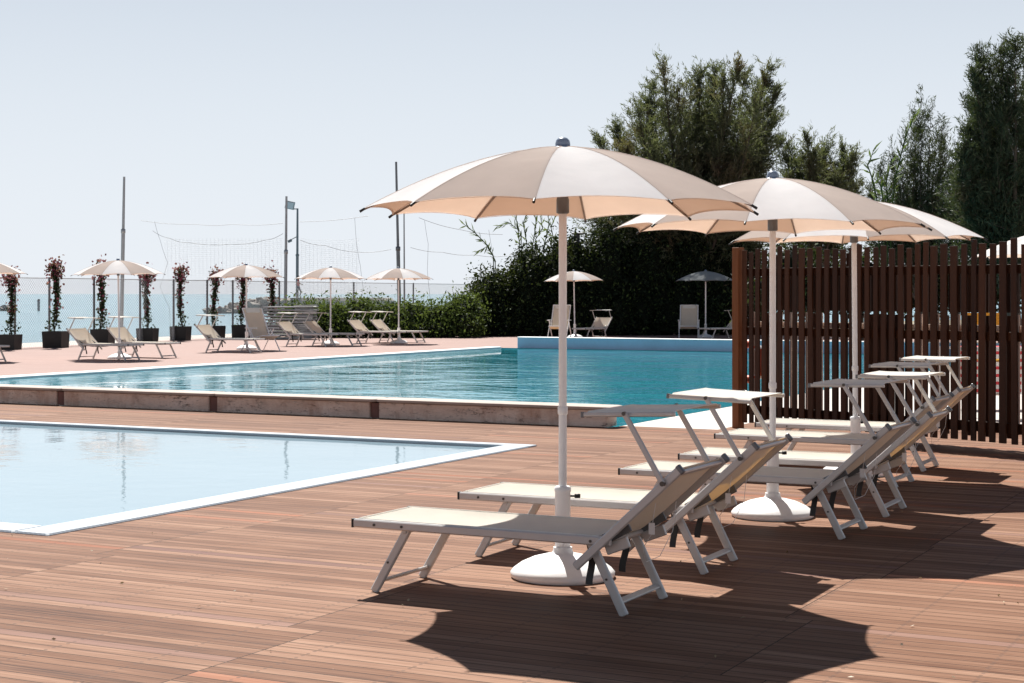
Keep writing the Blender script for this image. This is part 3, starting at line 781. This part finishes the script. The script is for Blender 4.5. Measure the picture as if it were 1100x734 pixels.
tr = empty('towel_rack', ((1072-CX)/F*21.5, 21.5, 0), R(-4)); tag(tr, 'low rack behind the slatted fence below the yellow chair', 'rack')
b = MB()
for xx in (-.75, .75): b.bar((xx, 0, 0), (xx, 0, .80), .03, .03, (1, 0, 0)).bar((xx, -.2, .015), (xx, .2, .015), .03, .03, (0, 0, 1))
b.build('stand', M['white'], tr); MB().tube([(-.78, 0, .80), (.78, 0, .80)], .014, 10).build('bar', M['white'], tr)
for xo, wd, mt, lab in ((-.15, .9, 'towel', 'red and white striped towel hanging over the rack behind the slatted fence'), (.52, .32, 'blue_cloth', 'blue towel hanging beside the striped one behind the slatted fence')):
    def tw(u, v, xo=xo, wd=wd):
        a_ = (v-.5)*2; y = .022*math.cos(min(1, max(-1, a_*6))*PI/2-PI/2)+.01*math.sin(u*14); z = .82-abs(a_)*.62
        return Vector(((1072-CX)/F*21.5+xo+wd*(u-.5), 21.5-.022*max(-1, min(1, a_*8))+.012*math.sin(u*15)*abs(a_), z))
    tag(MB().sheet(tw, 16, 20, .006).build('towel', M[mt]), lab, 'towel', 'towels on the rack')

# ------------------------------------------------------------------ chain-link fence, planters, poles, net
cf = empty('chain_link_fence'); tag(cf, 'tall chain link fence of diamond wire mesh between the terrace and the sea', 'fence')
pL, pR = fence_pt(-60), fence_pt(520); flen = (pR-pL).length; FH = 1.95
b = MB(); step = .10
def wire(p, q, r=.0036):
    d = (q-p).normalized(); s = Vector((-FLD.y, FLD.x, 0)); n = d.cross(s)
    o = [s*r, n*r*.87-s*r*.5, -n*r*.87-s*r*.5]
    b.add([p+k for k in o]+[q+k for k in o], [(0, 1, 4, 3), (1, 2, 5, 4), (2, 0, 3, 5)])
i = -FH
while i < flen:
    for sgn in (1, -1):
        s0, s1 = i, i+FH; z0, z1 = (0, FH) if sgn > 0 else (FH, 0)
        c0, c1 = max(s0, 0), min(s1, flen)
        if c1-c0 > .05:
            f0, f1 = (c0-s0)/FH, (c1-s0)/FH
            wire(pL+FLD*c0+Vector((0, 0, z0+(z1-z0)*f0+.02)), pL+FLD*c1+Vector((0, 0, z0+(z1-z0)*f1+.02)))
    i += step
b.build('wire_mesh', M['wire'], cf)
MB().tube([pL+Vector((0, 0, FH)), pR+Vector((0, 0, FH))], .012, 6).build('top_wire', M['galv'], cf)
for px in (-20, 16, 53, 101, 150.5, 186.5, 222.5, 250, 300, 380, 444, 505):
    p = fence_pt(px); MB().tube([p, p+Vector((0, 0, FH+.03))], .035, 8).build('post', M['grey_metal'], cf)

def planter(px, py, seed, lab, lean=0.0):
    r_ = np.random.default_rng(seed); t = empty('potted_climber', gp(px, py), R(-8)); k_ = .94+.12*r_.random(); t.scale = (k_, k_, k_*(.97+.08*r_.random())); tag(t, lab, 'potted plant', 'potted climbers along the sea fence')
    b = MB(); H = .43; w0, w1 = .255, .275
    for i in range(4):
        c = [(-1, -1), (1, -1), (1, 1), (-1, 1)]; p, q = c[i], c[(i+1) % 4]
        b.add([(p[0]*w0, p[1]*w0, 0), (q[0]*w0, q[1]*w0, 0), (q[0]*w1, q[1]*w1, H), (p[0]*w1, p[1]*w1, H)], [(0, 1, 2, 3)])
        b.add([(p[0]*w1, p[1]*w1, H), (q[0]*w1, q[1]*w1, H), (q[0]*.25, q[1]*.25, H), (p[0]*.25, p[1]*.25, H)], [(0, 1, 2, 3)])
        b.add([(p[0]*.25, p[1]*.25, H), (q[0]*.25, q[1]*.25, H), (q[0]*.25, q[1]*.25, H-.06), (p[0]*.25, p[1]*.25, H-.06)], [(0, 1, 2, 3)])
    b.add([(-w0, -w0, .002), (w0, -w0, .002), (w0, w0, .002), (-w0, w0, .002)], [(3, 2, 1, 0)])
    b.build('planter_box', M['black'], t)
    b = MB(); b.add([(-.25, -.25, H-.05), (.25, -.25, H-.05), (.25, .25, H-.05), (-.25, .25, H-.05)], [(0, 1, 2, 3)]); b.build('soil', M['soil'], t)
    ax = lambda z: np.array([lean*(1-z/2.3)+.05*np.sin(z*3+seed), .03*np.cos(z*4+seed), z])
    b = MB()
    for q in range(3): b.tube([tuple(ax(z)+np.array([.03*math.cos(q*2+z*4), .03*math.sin(q*2+z*4), 0])) for z in np.linspace(.38, 2.15, 12)], .012, 5)
    b.build('stem', M['bark'], t)
    n = 620; z = .45+1.75*r_.random(n)**.85; w = .04+.03*np.sin(z*7+seed)**2+.10*np.exp(-((z-.55)/.15)**2)+.06*np.exp(-((z-2.1)/.25)**2)
    C = np.array([ax(zz) for zz in z])+r_.normal(size=(n, 3))*np.stack([w, w, w*.7], 1)*.8
    leaves('foliage', C, unit(r_.normal(size=(n, 3))), .085, .06, M['vine_leaf'], t)
    n = 190; th = r_.random(n)*2*PI; rr = .27*np.sqrt(r_.random(n)); C = np.array([ax(2.05)]*n)+np.stack([rr*np.cos(th), rr*np.sin(th), r_.normal(size=n)*.14+.08-rr*.35], 1)
    m = 70; z2 = .9+1.1*r_.random(m); C2 = np.array([ax(zz) for zz in z2])+r_.normal(size=(m, 3))*.085
    C = np.concatenate([C, C2]); leaves('blossom', C, unit(r_.normal(size=(n+m, 3))), .085, .075, M['blossom'], t)
pl = [(10, 375.5, .12, 'flowering climber in a black box at the left picture edge, under the cut off umbrella'),
    (60, 373.5, -.03, 'pink flowering climber in a black box standing alone before the open sea'),
    (110.5, 370.5, -.10, 'flowering climber in a black box behind the raised sunshade, left of the bare tall pole'),
    (158.5, 367.5, -.05, 'flowering climber in a black box just right of the bare tall pole'),
    (194, 365.8, .02, 'pink flowering climber in a black box under the left end of the ball net'),
    (231.5, 364.3, -.06, 'flowering climber in a black box left of the umbrella by the terrace deck chair'),
    (260, 363.2, .02, 'flowering climber in a black box behind the umbrella pole by the terrace deck chair'),
    (291, 362.4, .04, 'flowering climber in a black box behind the stack of grey beds')]
for i, (px, py, ln, lab) in enumerate(pl): planter(px, py, i+3, lab, ln)

def pole(name, px0, py0, px1, py1, Y, r0, r1, lab, mat='galv', joint=None):
    p, q = at(px0, py0, Y), at(px1, py1, Y); p = p+(p-q)*((p.z)/(q.z-p.z)); t = empty(name, p); tag(t, lab, 'pole')
    q = q-p; m = joint or .5
    MB().tube([(0, 0, 0), q*m], r0, 12).lathe([(r0*1.7, 0), (r0*1.7, .12), (r0, .14)], 12).build('lower_tube', M[mat], t)
    MB().tube([q*m, q], [r1, r1*.8], 12).lathe([(r0, -.08), (r0*1.25, -.07), (r0*1.25, .07), (r1, .08)], 12, q*m).build('upper_tube', M[mat], t)
    return t
pole('net_pole', 130.3, 362, 133.4, 190, 58, .065, .05, 'bare tall grey pole behind the second umbrella from the left', joint=.66)
pole('net_pole', 429.5, 355, 425.5, 174, 60, .07, .05, 'tall grey pole rising behind the umbrella at the low hedge', 'grey_metal', .5)
pole('net_pole', 434.5, 350, 434, 228, 62, .035, .03, 'thin short grey pole right beside the tall pole at the low hedge', 'galv')
pole('net_pole', 306.5, 340, 307.7, 211, 60, .06, .05, 'plain tan grey pole left of the floodlight', 'galv', .6)
fl = pole('floodlight_pole', 319.2, 345, 319.6, 224, 136, .12, .10, 'grey pole carrying a square floodlight and a small camera', 'grey_metal', .55)
tz = at(319.6, 224, 136).z
K = 2.2
f_ = MB().box((-.27*K, 0, tz+.12*K), (.34*K, .14*K, .30*K), Quaternion((0, 1, 0), R(12)), bev=.12).build('floodlight', M['galv'], fl)
MB().box((-.27*K, -.085*K, tz+.11*K), (.28*K, .02*K, .23*K), Quaternion((0, 1, 0), R(12)), bev=.2).build('glass', M['lens'], f_)
MB().bar((-.14*K, 0, tz-.02*K), (0, 0, tz-.02*K), .04*K, .04*K, (0, 0, 1)).build('bracket', M['grey_metal'], fl)
b = MB(); b.bar((-.24*K, -.02*K, tz-1.18*K), (.0, 0, tz-1.05*K), .03*K, .03*K, (0, 0, 1)); b.tube([(-.34*K, -.04*K, tz-1.25*K), (-.20*K, -.02*K, tz-1.18*K)], .055*K, 10); b.build('security_camera', M['grey_metal'], fl)

# the ball net, slack ropes and thin cords
b = MB()
NY = 61.0
def cord(pts, r):
    P = [at(x, y, NY) for x, y in pts]; out = []
    for i in range(len(P)-1):
        for k in range(6):
            t_ = k/6; q = P[i].lerp(P[i+1], t_); q.z -= .05*math.sin(PI*t_); out.append(q)
    out.append(P[-1]); b.tube(out, r, 5)
top = [(151, 237), (210, 241), (250, 241), (304, 240)]; top2 = [(322, 238.5), (396, 232)]
low = [(164, 248), (182, 256), (204, 261), (250, 262.5), (285, 258), (304, 251)]; low2 = [(322, 258), (350, 264), (384, 271), (420, 268)]
for c_ in (top, top2, low, low2, [(450, 234), (495, 247), (540, 252)], [(441, 266), (475, 271), (510, 274), (545, 275)]): cord(c_, .008)
for c_ in ([(166, 238), (172, 258), (180, 282), (172, 308), (182, 330), (183, 352)], [(381, 234), (383, 262), (387, 285), (390, 309), (386, 330)], [(456, 237), (460, 262), (459, 290), (462, 320)], [(525, 247), (530, 275), (536, 300)]): cord(c_, .006)
MBn = b; b.build('rope', M['galv'], None); net_rope = bpy.data.objects['rope']
b = MB()
for i in range(30):
    y = 256+i*2.1
    cord([(176, y+.6*math.sin(i)), (240, y+2.2), (304, y)], .0028); cord([(322, y), (352, y+1.6), (386, y)], .0028)
for i in range(30):
    x = 180+i*4.2; cord([(x, 256), (x+.6, 318)], .0024)
for i in range(15):
    x = 324+i*4.2; cord([(x, 262), (x+.4, 318)], .0024)
nt = empty('ball_net'); tag(nt, 'slack ball catching net of thin cords strung between the grey poles', 'net')
m_ = b.build('net_mesh', M['wire'], nt); net_rope.parent = nt

# sea marker, islet and breakwater, walker
mk = empty('sea_marker', gp(41.5, 334, -1.6)); tag(mk, 'dark upright marker post standing in the sea behind the chain link fence', 'marker')
h = 12.5/F*mk.location.y
MB().tube([(0, 0, -.5), (0, 0, h*.86)], h*.11, 12).build('post', M['grey_metal'], mk); MB().tube([(0, 0, h*.86), (0, 0, h)], [h*.13, h*.09], 12).build('cap', M['black'], mk)
def boulder(b, c, r, seed):
    q = np.random.default_rng(seed); n1, n2 = 8, 6
    vs = []; fs = []
    for i in range(n2+1):
        for j in range(n1):
            th, ph = PI*i/n2, 2*PI*j/n1; k = r*(1+.28*q.normal()) if 0 < i < n2 else r
            vs.append((c[0]+k*math.sin(th)*math.cos(ph)*1.2, c[1]+k*math.sin(th)*math.sin(ph), c[2]+.8*k*math.cos(th)))
    for i in range(n2):
        for j in range(n1): fs.append((i*n1+j, i*n1+(j+1) % n1, (i+1)*n1+(j+1) % n1, (i+1)*n1+j))
    b.add(vs, fs)
b = MB(); q = np.random.default_rng(5); Yb = 270
for i in range(170):
    px = 228+q.random()*110; c = at(px, 334, Yb+q.random()*14-7); w_ = min(1, (px-226)/45)
    boulder(b, (c.x, c.y, -1.7+q.random()*1.9*w_), .55+q.random()*.5, i)
tag(b.build('breakwater_rocks', M['rock']), 'pale boulder breakwater reaching into the sea left of the low hedge', 'breakwater', kind='stuff')
b = MB()
for i in range(9):
    c = gp(3+i*.9, 334.2, -1.6); boulder(b, (c.x, c.y+q.random()*2, -1.5+.35*(i < 6)), .55+.3*q.random(), 400+i)
tag(b.build('islet', M['rock']), 'small dark rocky islet in the sea behind the leftmost climber', 'rock')
jt = MB(); jt.box((at(365, 330, 133).x, 134, -.3), (8.2, 8, 3.0), bev=.05)
tag(jt.build('jetty', M['rock']), 'stone jetty hidden behind the low hedge, carrying the walker', 'jetty')

def walker(loc, H=1.72, rz=0):
    t = empty('person', loc, rz); tag(t, 'person in a red top and dark trousers walking along behind the low hedge', 'person')
    me = bpy.data.meshes.new('body'); s = H/1.72
    J = [((0, 0, .93), .13), ((0, 0, 1.15), .125), ((0, 0, 1.36), .14), ((0, 0, 1.47), .06), ((.015, 0, 1.55), .075), ((.02, 0, 1.65), .085),
         ((.02, .09, .88), .09), ((.20, .10, .50), .062), ((.12, .10, .10), .042), ((.24, .10, .05), .04),
         ((-.02, -.09, .88), .09), ((-.10, -.10, .50), .062), ((-.34, -.10, .16), .042), ((-.24, -.10, .06), .038),
         ((0, .19, 1.38), .055), ((-.12, .24, 1.12), .042), ((.04, .24, .93), .03), ((.09, .24, .86), .028),
         ((0, -.19, 1.38), .055), ((.10, -.24, 1.13), .042), ((.30, -.22, 1.05), .03), ((.38, -.21, 1.05), .028)]
    E = [(0, 1), (1, 2), (2, 3), (3, 4), (4, 5), (0, 6), (6, 7), (7, 8), (8, 9), (0, 10), (10, 11), (11, 12), (12, 13), (2, 14), (14, 15), (15, 16), (16, 17), (2, 18), (18, 19), (19, 20), (20, 21)]
    me.from_pydata([Vector(p)*s for p, _ in J], E, []); o = bpy.data.objects.new('body', me); col.objects.link(o)
    o.modifiers.new('skin', 'SKIN'); sv = me.skin_vertices[0].data
    for i, (_, r) in enumerate(J): sv[i].radius = (r*s, r*s)
    sv[0].use_root = True
    o.modifiers.new('sub', 'SUBSURF').render_levels = 2; o.modifiers['sub'].levels = 2
    dg = bpy.context.evaluated_depsgraph_get(); m2 = bpy.data.meshes.new_from_object(o.evaluated_get(dg))
    bpy.data.objects.remove(o); m2.name = 'body'
    m2.materials.clear()
    for k in ('skin', 'red_cloth', 'dark_cloth'): m2.materials.append(M[k])
    for p in m2.polygons:
        z = p.center.z/s; y = abs(p.center.y)/s; p.use_smooth = True
        p.material_index = 0 if (z > 1.44 or (y > .20 and z < 1.22) or z < .10) else (1 if z > .95 else 2)
    o = bpy.data.objects.new('body', m2); col.objects.link(o); o.parent = t
    h = MB(); h.lathe([(.03, -.10), (.085, -.06), (.098, .0), (.085, .07), (.045, .105), (.01, .115)], 14, (-.005*s, 0, 1.655*s)); h.build('hair', M['hair'], t)
walker(Vector((at(320.5, 320, 131.5).x, 131.5, 1.2)), 1.72, R(10))

# ------------------------------------------------------------------ vegetation
def blob(b, c, r, seed, k=.22, n1=14, n2=9):
    q = np.random.default_rng(seed); ph = q.random(6)*6
    vs = []; fs = []
    for i in range(n2+1):
        for j in range(n1):
            th, p = PI*i/n2, 2*PI*j/n1
            d = 1+k*(math.sin(3*th+ph[0]+2*p)*.5+math.sin(5*p+ph[1])*math.sin(4*th+ph[2])*.5)
            vs.append((c[0]+r[0]*d*math.sin(th)*math.cos(p), c[1]+r[1]*d*math.sin(th)*math.sin(p), max(.02, c[2]+r[2]*d*math.cos(th))))
    for i in range(n2):
        for j in range(n1): fs.append((i*n1+j, (i+1)*n1+j, (i+1)*n1+(j+1) % n1, i*n1+(j+1) % n1))
    b.add(vs, fs)
def bush(name, lobes, n, leaf, mat, lab, cat, seed, group=None, core=.78, shoots=0):
    """lobes: world ellipsoids (x, y, z, rx, ry, rz)"""
    q = np.random.default_rng(seed); lobes = np.array(lobes); base = lobes[:, :3].mean(0); base[2] = 0
    t = empty(name, base); tag(t, lab, cat, group)
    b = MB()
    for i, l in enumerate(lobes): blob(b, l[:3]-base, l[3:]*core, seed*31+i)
    b.build('shaded_core', M['inner'], t)
    b = MB(); b.tube([(0, 0, 0), (0, 0, lobes[0][2]*.8)], [.09, .05], 8); b.build('stem', M['bark'], t)
    area = lobes[:, 3]*lobes[:, 5]; idx = q.choice(len(lobes), n, p=area/area.sum())
    d = unit(q.normal(size=(n, 3))); l = lobes[idx]
    th, p = np.arccos(d[:, 2]), np.arctan2(d[:, 1], d[:, 0])
    wob = 1+.13*np.sin(5*th+idx+2*p)+.10*np.sin(9*p+3*idx)*np.sin(7*th)
    C = l[:, :3]+d*l[:, 3:]*(wob*(.80+.30*q.random(n)**1.3))[:, None]
    # clump the leaves: pull them in groups towards twig ends
    cl = C[q.integers(0, n, n//14)]; near = cl[q.integers(0, len(cl), n)]
    keep = q.random(n) < .45; sp_ = leaf[0]*1.6
    C[keep] = near[keep]+q.normal(size=(keep.sum(), 3))*sp_
    C = C[C[:, 2] > .04]; n = len(C)
    D = unit(q.normal(size=(n, 3))+np.array([0, 0, .35]))
    leaves('foliage', C-base, D, leaf[0]*(.6+.8*q.random(n)), leaf[1]*(.6+.8*q.random(n)), mat, t)
    return t
def px_lobe(px, py, Y, rpx, rpy, ry): c = at(px, py, Y); k = Y/F; return (c.x, Y, c.z, rpx*k, ry, rpy*k)

# low hedge along the terrace: separate oleander bushes
hedge = [(322, 338, 20, 20, 'rounded bright bush at the left end of the low hedge, beside the grey bed stack'), (352, 341, 22, 22, 'low green bush behind the umbrella that stands before the stacked beds'),
    (383, 338, 22, 24, 'low green bush in the middle of the hedge, left of the net poles'), (413, 341, 20, 22, 'low green bush just left of the tall net pole'),
    (441, 340, 22, 22, 'low green bush right behind the two net poles'), (470, 342, 22, 22, 'low green bush right of the net poles'),
    (497, 336, 20, 28, 'taller bright green bush where the low hedge meets the high dark hedge')]
for i, (px, py, rx, ry, lab) in enumerate(hedge):
    L_ = [px_lobe(px, py+6, 57.5, rx, ry*.95, .8), px_lobe(px-rx*.55, py+8, 57.3, rx*.62, ry*.75, .7), px_lobe(px+rx*.5, py+5, 57.8, rx*.6, ry*.85, .7), px_lobe(px+rx*.1, py+14, 57.0, rx*.9, ry*.6, .7)]
    bush('hedge_bush', L_, 5200, (.13, .055), M['hedge_leaf'], lab, 'bush', 50+i, 'bushes of the low hedge')
tall = [(528, 330, 24, 38, 14000 // 2, 'dark rounded shrub at the left end of the high hedge'),
    (566, 320, 24, 52, 9000, 'tall dark shrub with reeds on top, left of the nearest umbrella pole'),
    (606, 312, 28, 58, 9500, 'tall dark shrub behind the high backed deck chair'),
    (650, 305, 30, 62, 9500, 'tall dark shrub behind the small cream umbrella'),
    (698, 300, 30, 66, 9000, 'tall black green shrub under the big feathery tree'),
    (745, 300, 30, 66, 9000, 'tall black green shrub behind the dark grey umbrella'),
    (790, 300, 30, 62, 7000, 'tall black green shrub partly hidden by the corner post of the slatted fence')]
for i, (px, py, rx, ry, n, lab) in enumerate(tall):
    Y = 60+i*.3
    L_ = [px_lobe(px, py, Y, rx, ry, 1.3), px_lobe(px-rx*.4, py+ry*.55, Y-.5, rx*.8, ry*.62, 1.2), px_lobe(px+rx*.45, py+ry*.58, Y-.4, rx*.8, ry*.62, 1.2), px_lobe(px+rx*.3, py-ry*.45, Y+.3, rx*.6, ry*.5, 1.0), px_lobe(px-rx*.3, py-ry*.25, Y, rx*.65, ry*.5, 1.1)]
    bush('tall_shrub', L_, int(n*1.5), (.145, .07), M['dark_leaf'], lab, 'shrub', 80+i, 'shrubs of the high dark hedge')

def plume_tree(name, base, plumes, mat, lab, seed, nspr=46, nlf=13, lf=(.17, .03), fork=.25, spread=.42, group='feathery trees behind the pool', tr=.22, start=.22):
    """base: trunk foot; plumes: list of (tip Vector, width): upright feathery branches that leave the fork"""
    q = np.random.default_rng(seed); t = empty(name, base); tag(t, lab, 'tree', group)
    base = np.array(base); tips = [np.array(p[0])-base for p in plumes]
    H = max(tp[2] for tp in tips); fk = np.array([0, 0, H*fork])
    MB().tube([(0, 0, -.05), (.05, 0, H*fork*.5), tuple(fk)], [tr*1.25, tr, tr*.8], 10).build('trunk', M['bark'], t)
    bb = MB(); CC = []; DD = []; LL = []
    for k, (tp, pw) in enumerate(zip(tips, [p[1] for p in plumes])):
        f0 = fk*(.55+.45*q.random()); d = tp-f0
        mid = f0+d*.5+np.array([tp[0]*.18, tp[1]*.18, -abs(d[2])*.06])+q.normal(size=3)*.12
        cur = lambda s: (1-s)**2*f0+2*s*(1-s)*mid+s*s*tp
        S = np.linspace(0, 1, 9); rad = [tr*.42*(1-.93*s) for s in S]
        bb.tube([tuple(cur(s)) for s in S], rad, 5)
        ln = np.linalg.norm(d)
        for j in range(nspr):
            s = start+(1-start)*q.random()**.8; p = cur(s); tan = unit(cur(min(1, s+.03))-cur(s-.03))
            w_ = pw*(.12+1.35*(1-s)**.6*(.4+.6*min(1, (s-start)/.2+.3)))
            o = unit(q.normal(size=3)+np.array([0, 0, .1])); tl = (.30+.75*q.random())*(pw*1.15+.18)
            dr = unit(tan*.8+o*.95+np.array([0, 0, .25])); st = p+o*w_*q.random()*.75
            if q.random() < .25: bb.tube([tuple(p), tuple(p+(st-p)*.6+dr*.05), tuple(st+dr*tl*.8)], [.014, .010, .004], 3, caps=False)
            u = q.random(nlf); c = st+dr*(u*tl)[:, None]+q.normal(size=(nlf, 3))*.045
            CC.append(c); DD.append(unit(dr+q.normal(size=(nlf, 3))*.55)); LL.append(lf[0]*(.6+.8*q.random(nlf)))
    bb.build('branches', M['bark'], t)
    C = np.concatenate(CC); D = np.concatenate(DD); L = np.concatenate(LL)
    leaves('crown', C, D, L, lf[1]*(.7+.6*rng.random(len(L))), mat, t)
    return t
def tips(lst, Y, sy, seed):
    q = random.Random(seed); return [(at(px, py, Y+q.uniform(-sy, sy)), w_*1.22*Y/F) for px, py, w_ in lst]
# big feathery tree above the umbrellas
T1 = [(711, 68, 12), (702, 92, 14), (695, 110, 16), (728, 96, 16), (742, 86, 14), (752, 78, 12), (770, 74, 12), (762, 96, 18), (778, 84, 14), (792, 74, 12), (800, 84, 14), (826, 73, 10), (818, 92, 14), (812, 112, 18), (835, 96, 10), (832, 124, 14), (686, 122, 16), (690, 150, 20), (662, 133, 10), (668, 158, 14), (644, 152, 9),
    (720, 130, 26), (745, 125, 26), (770, 130, 26), (795, 135, 24), (812, 150, 22), (700, 165, 26), (730, 165, 30), (760, 168, 30), (790, 172, 28), (822, 165, 18), (680, 190, 24), (650, 195, 20), (710, 200, 28), (745, 205, 30), (785, 208, 28), (815, 200, 22), (640, 235, 22), (665, 230, 26), (700, 238, 28), (740, 240, 30), (780, 240, 28), (820, 235, 24)]
plume_tree('tamarisk_tree', ((745-CX)/F*62, 62, 0), tips(T1, 62, 2.2, 1), M['tamarisk'], 'biggest feathery tamarisk tree with rusty tips, rising above the front umbrellas', 11, nspr=150, nlf=25, lf=(.22, .028), fork=.3, tr=.3)
T2 = [(838, 150, 10), (848, 158, 12), (866, 146, 10), (874, 158, 12), (889, 145, 10), (884, 165, 14), (905, 158, 8), (917, 164, 8), (910, 175, 12), (858, 176, 16), (880, 185, 18), (900, 190, 16), (845, 190, 16), (870, 210, 20), (900, 215, 18), (920, 200, 10), (845, 225, 18)]
plume_tree('tamarisk_tree', ((878-CX)/F*63, 63, 0), tips(T2, 63, 1.2, 2), M['tamarisk'], 'low feathery tree behind the second umbrella, right of the biggest tamarisk', 12, nspr=120, nlf=22, lf=(.21, .028), fork=.35, tr=.16)
Yr = 44
T3 = [(990, 106, 9), (982, 125, 10), (1000, 118, 10), (975, 150, 12), (1006, 145, 12), (990, 140, 14), (968, 178, 12), (1000, 170, 16), (945, 182, 9), (1016, 160, 9), (1024, 178, 9), (958, 160, 8), (1012, 130, 7), (935, 205, 9), (982, 185, 16), (1010, 190, 14), (965, 210, 14), (995, 215, 18), (1015, 222, 14), (955, 195, 8), (975, 235, 16), (940, 235, 12), (1010, 235, 16), (1030, 240, 14), (955, 245, 14), (925, 240, 12)]
plume_tree('tamarisk_tree', ((988-CX)/F*Yr, Yr, 0), tips(T3, Yr, .8, 3), M['tamarisk_dark'], 'slim pointed tamarisk standing between the reeds and the dark tree at the right edge', 13, nspr=72, nlf=19, lf=(.15, .018), fork=.3, tr=.11)
T4 = [(1052, 50, 8), (1046, 78, 9), (1062, 62, 12), (1075, 55, 12), (1090, 45, 14), (1108, 38, 14), (1130, 40, 16), (1043, 110, 10), (1058, 95, 16), (1080, 85, 20), (1105, 80, 22), (1040, 140, 12), (1055, 130, 18), (1078, 125, 24), (1105, 125, 26), (1135, 100, 26), (1048, 165, 18), (1070, 165, 26), (1100, 170, 28), (1030, 190, 14), (1050, 200, 22), (1080, 210, 28), (1110, 215, 28), (1025, 225, 18), (1055, 235, 24), (1090, 245, 28), (1125, 245, 28), (1150, 160, 30), (1160, 70, 22), (1034, 160, 9)]
plume_tree('tamarisk_tree', ((1085-CX)/F*40, 40, 0), tips(T4, 40, 1.3, 4), M['tamarisk_dark'], 'tall dark tamarisk filling the upper right corner behind the slatted fence', 14, nspr=140, nlf=25, lf=(.16, .021), fork=.22, tr=.22)
T5 = [(1022, 165, 6), (1030, 150, 6), (1018, 195, 8), (1035, 205, 10), (1010, 225, 10)]
plume_tree('tamarisk_tree', ((1027-CX)/F*42, 42, 0), tips(T5, 42, .4, 5), M['tamarisk_dark'], 'thin sapling with a bare stem just left of the dark tree at the right edge', 15, nspr=42, nlf=14, lf=(.13, .018), fork=.5, tr=.06)
# dark shrubs seen through and over the slatted fence
for i, (px, py, rx, ry, n, lab) in enumerate([(850, 300, 40, 42, 3600, 'dark shrub behind the left half of the slatted fence'), (925, 305, 40, 38, 3200, 'loose dark shrub behind the middle of the slatted fence'),
        (1000, 300, 36, 40, 3600, 'dark shrub behind the slatted fence under the slim tamarisk'), (1075, 285, 45, 52, 4600, 'dark shrub behind the right end of the slatted fence')]):
    Y = 46
    L_ = [px_lobe(px, py, Y, rx, ry, 1.0), px_lobe(px-rx*.5, py+ry*.3, Y-.4, rx*.7, ry*.6, .9), px_lobe(px+rx*.5, py+ry*.2, Y, rx*.6, ry*.7, .9)]
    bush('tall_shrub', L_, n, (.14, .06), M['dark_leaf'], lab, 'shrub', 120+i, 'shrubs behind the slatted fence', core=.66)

# giant reeds
def reeds(stems, Y, lab, seed):
    q = np.random.default_rng(seed); foot = at(stems[0][0][0], 300, Y); foot.z = 0
    t = empty('giant_reed', foot); tag(t, lab, 'reed', 'giant reeds above the hedges')
    CC = []; DD = []; bb = MB(); LL = []
    for st in stems:
        P = [np.array(at(x, y, Y))-np.array(foot) for x, y in st]
        P = [np.array([P[0][0]*.7, P[0][1], 0.0])]+P
        bb.tube([tuple(p) for p in P], [.018]*(len(P)-1)+[.005], 5)
        for i in range(1, len(P)-1):
            ln = np.linalg.norm(P[i+1]-P[i]); m = max(2, int(ln/.07)); tan = unit(P[i+1]-P[i])
            for k in range(m):
                s = k/m; o = unit(q.normal(size=3)); dr = unit(tan*.8+o*.6+np.array([0, 0, -.1]))
                CC.append(P[i]+(P[i+1]-P[i])*s+dr*.12); DD.append(dr); LL.append(.26+.2*q.random())
    bb.build('cane', M['reed_leaf'], t)
    leaves('foliage', np.array(CC), np.array(DD), np.array(LL), .055, M['reed_leaf'], t)
reeds([[(532, 280), (524, 264), (510, 250), (497, 240)], [(530, 275), (523, 265), (512, 271)]], 60, 'single leaning giant reed against the sky, left of the tall dark shrub', 21)
reeds([[(558, 262), (556, 240), (552, 231)], [(566, 262), (562, 240), (566, 228)], [(572, 265), (576, 240), (574, 226)], [(585, 262), (590, 240), (588, 226)], [(596, 262), (592, 245), (597, 230)], [(560, 250), (548, 240), (533, 244)], [(575, 258), (583, 245), (580, 232)]], 60.5, 'dense clump of giant reeds under the rim of the nearest umbrella', 22)
reeds([[(944, 225), (938, 195), (932, 178), (940, 158)], [(958, 225), (962, 190), (972, 150), (984, 118)], [(950, 225), (946, 200), (941, 190)], [(954, 222), (952, 195), (958, 172)]], 43, 'pair of bright reeds bending toward the slim tamarisk', 23)
# dark square chimney-like post inside the hedge
dp = empty('lamp_post', ((619.5-CX)/F*60.6, 60.6, 0)); tag(dp, 'dark square post with a flat cap rising out of the hedge beside the nearest pole', 'post')
hh = at(620, 252, 60.6).z
MB().box((0, 0, hh/2), (.22, .22, hh), bev=.06).build('shaft', M['black'], dp); MB().box((.05, 0, hh+.03), (.48, .34, .06), bev=.15).build('cap', M['black'], dp)

# dry leaf scraps blown over the decking
n = 60
xy = np.stack([rng.uniform(-3.6, 3.6, n), rng.uniform(6.4, 10.5, n), rng.uniform(.006, .012, n)], 1)
D = np.stack([rng.normal(size=n), rng.normal(size=n), rng.normal(size=n)*.15], 1)
M['dry_leaf'] = leafmat('dry_leaf', [(0, (.20, .13, .07)), (.6, (.42, .33, .22)), (1, (.62, .55, .45))], .1)
o = leaves('fallen_leaves', xy, unit(D), rng.uniform(.012, .034, n), rng.uniform(.007, .014, n), M['dry_leaf'])
tag(o, 'tiny pale dry leaf scraps scattered over the near decking', 'leaves', kind='stuff')
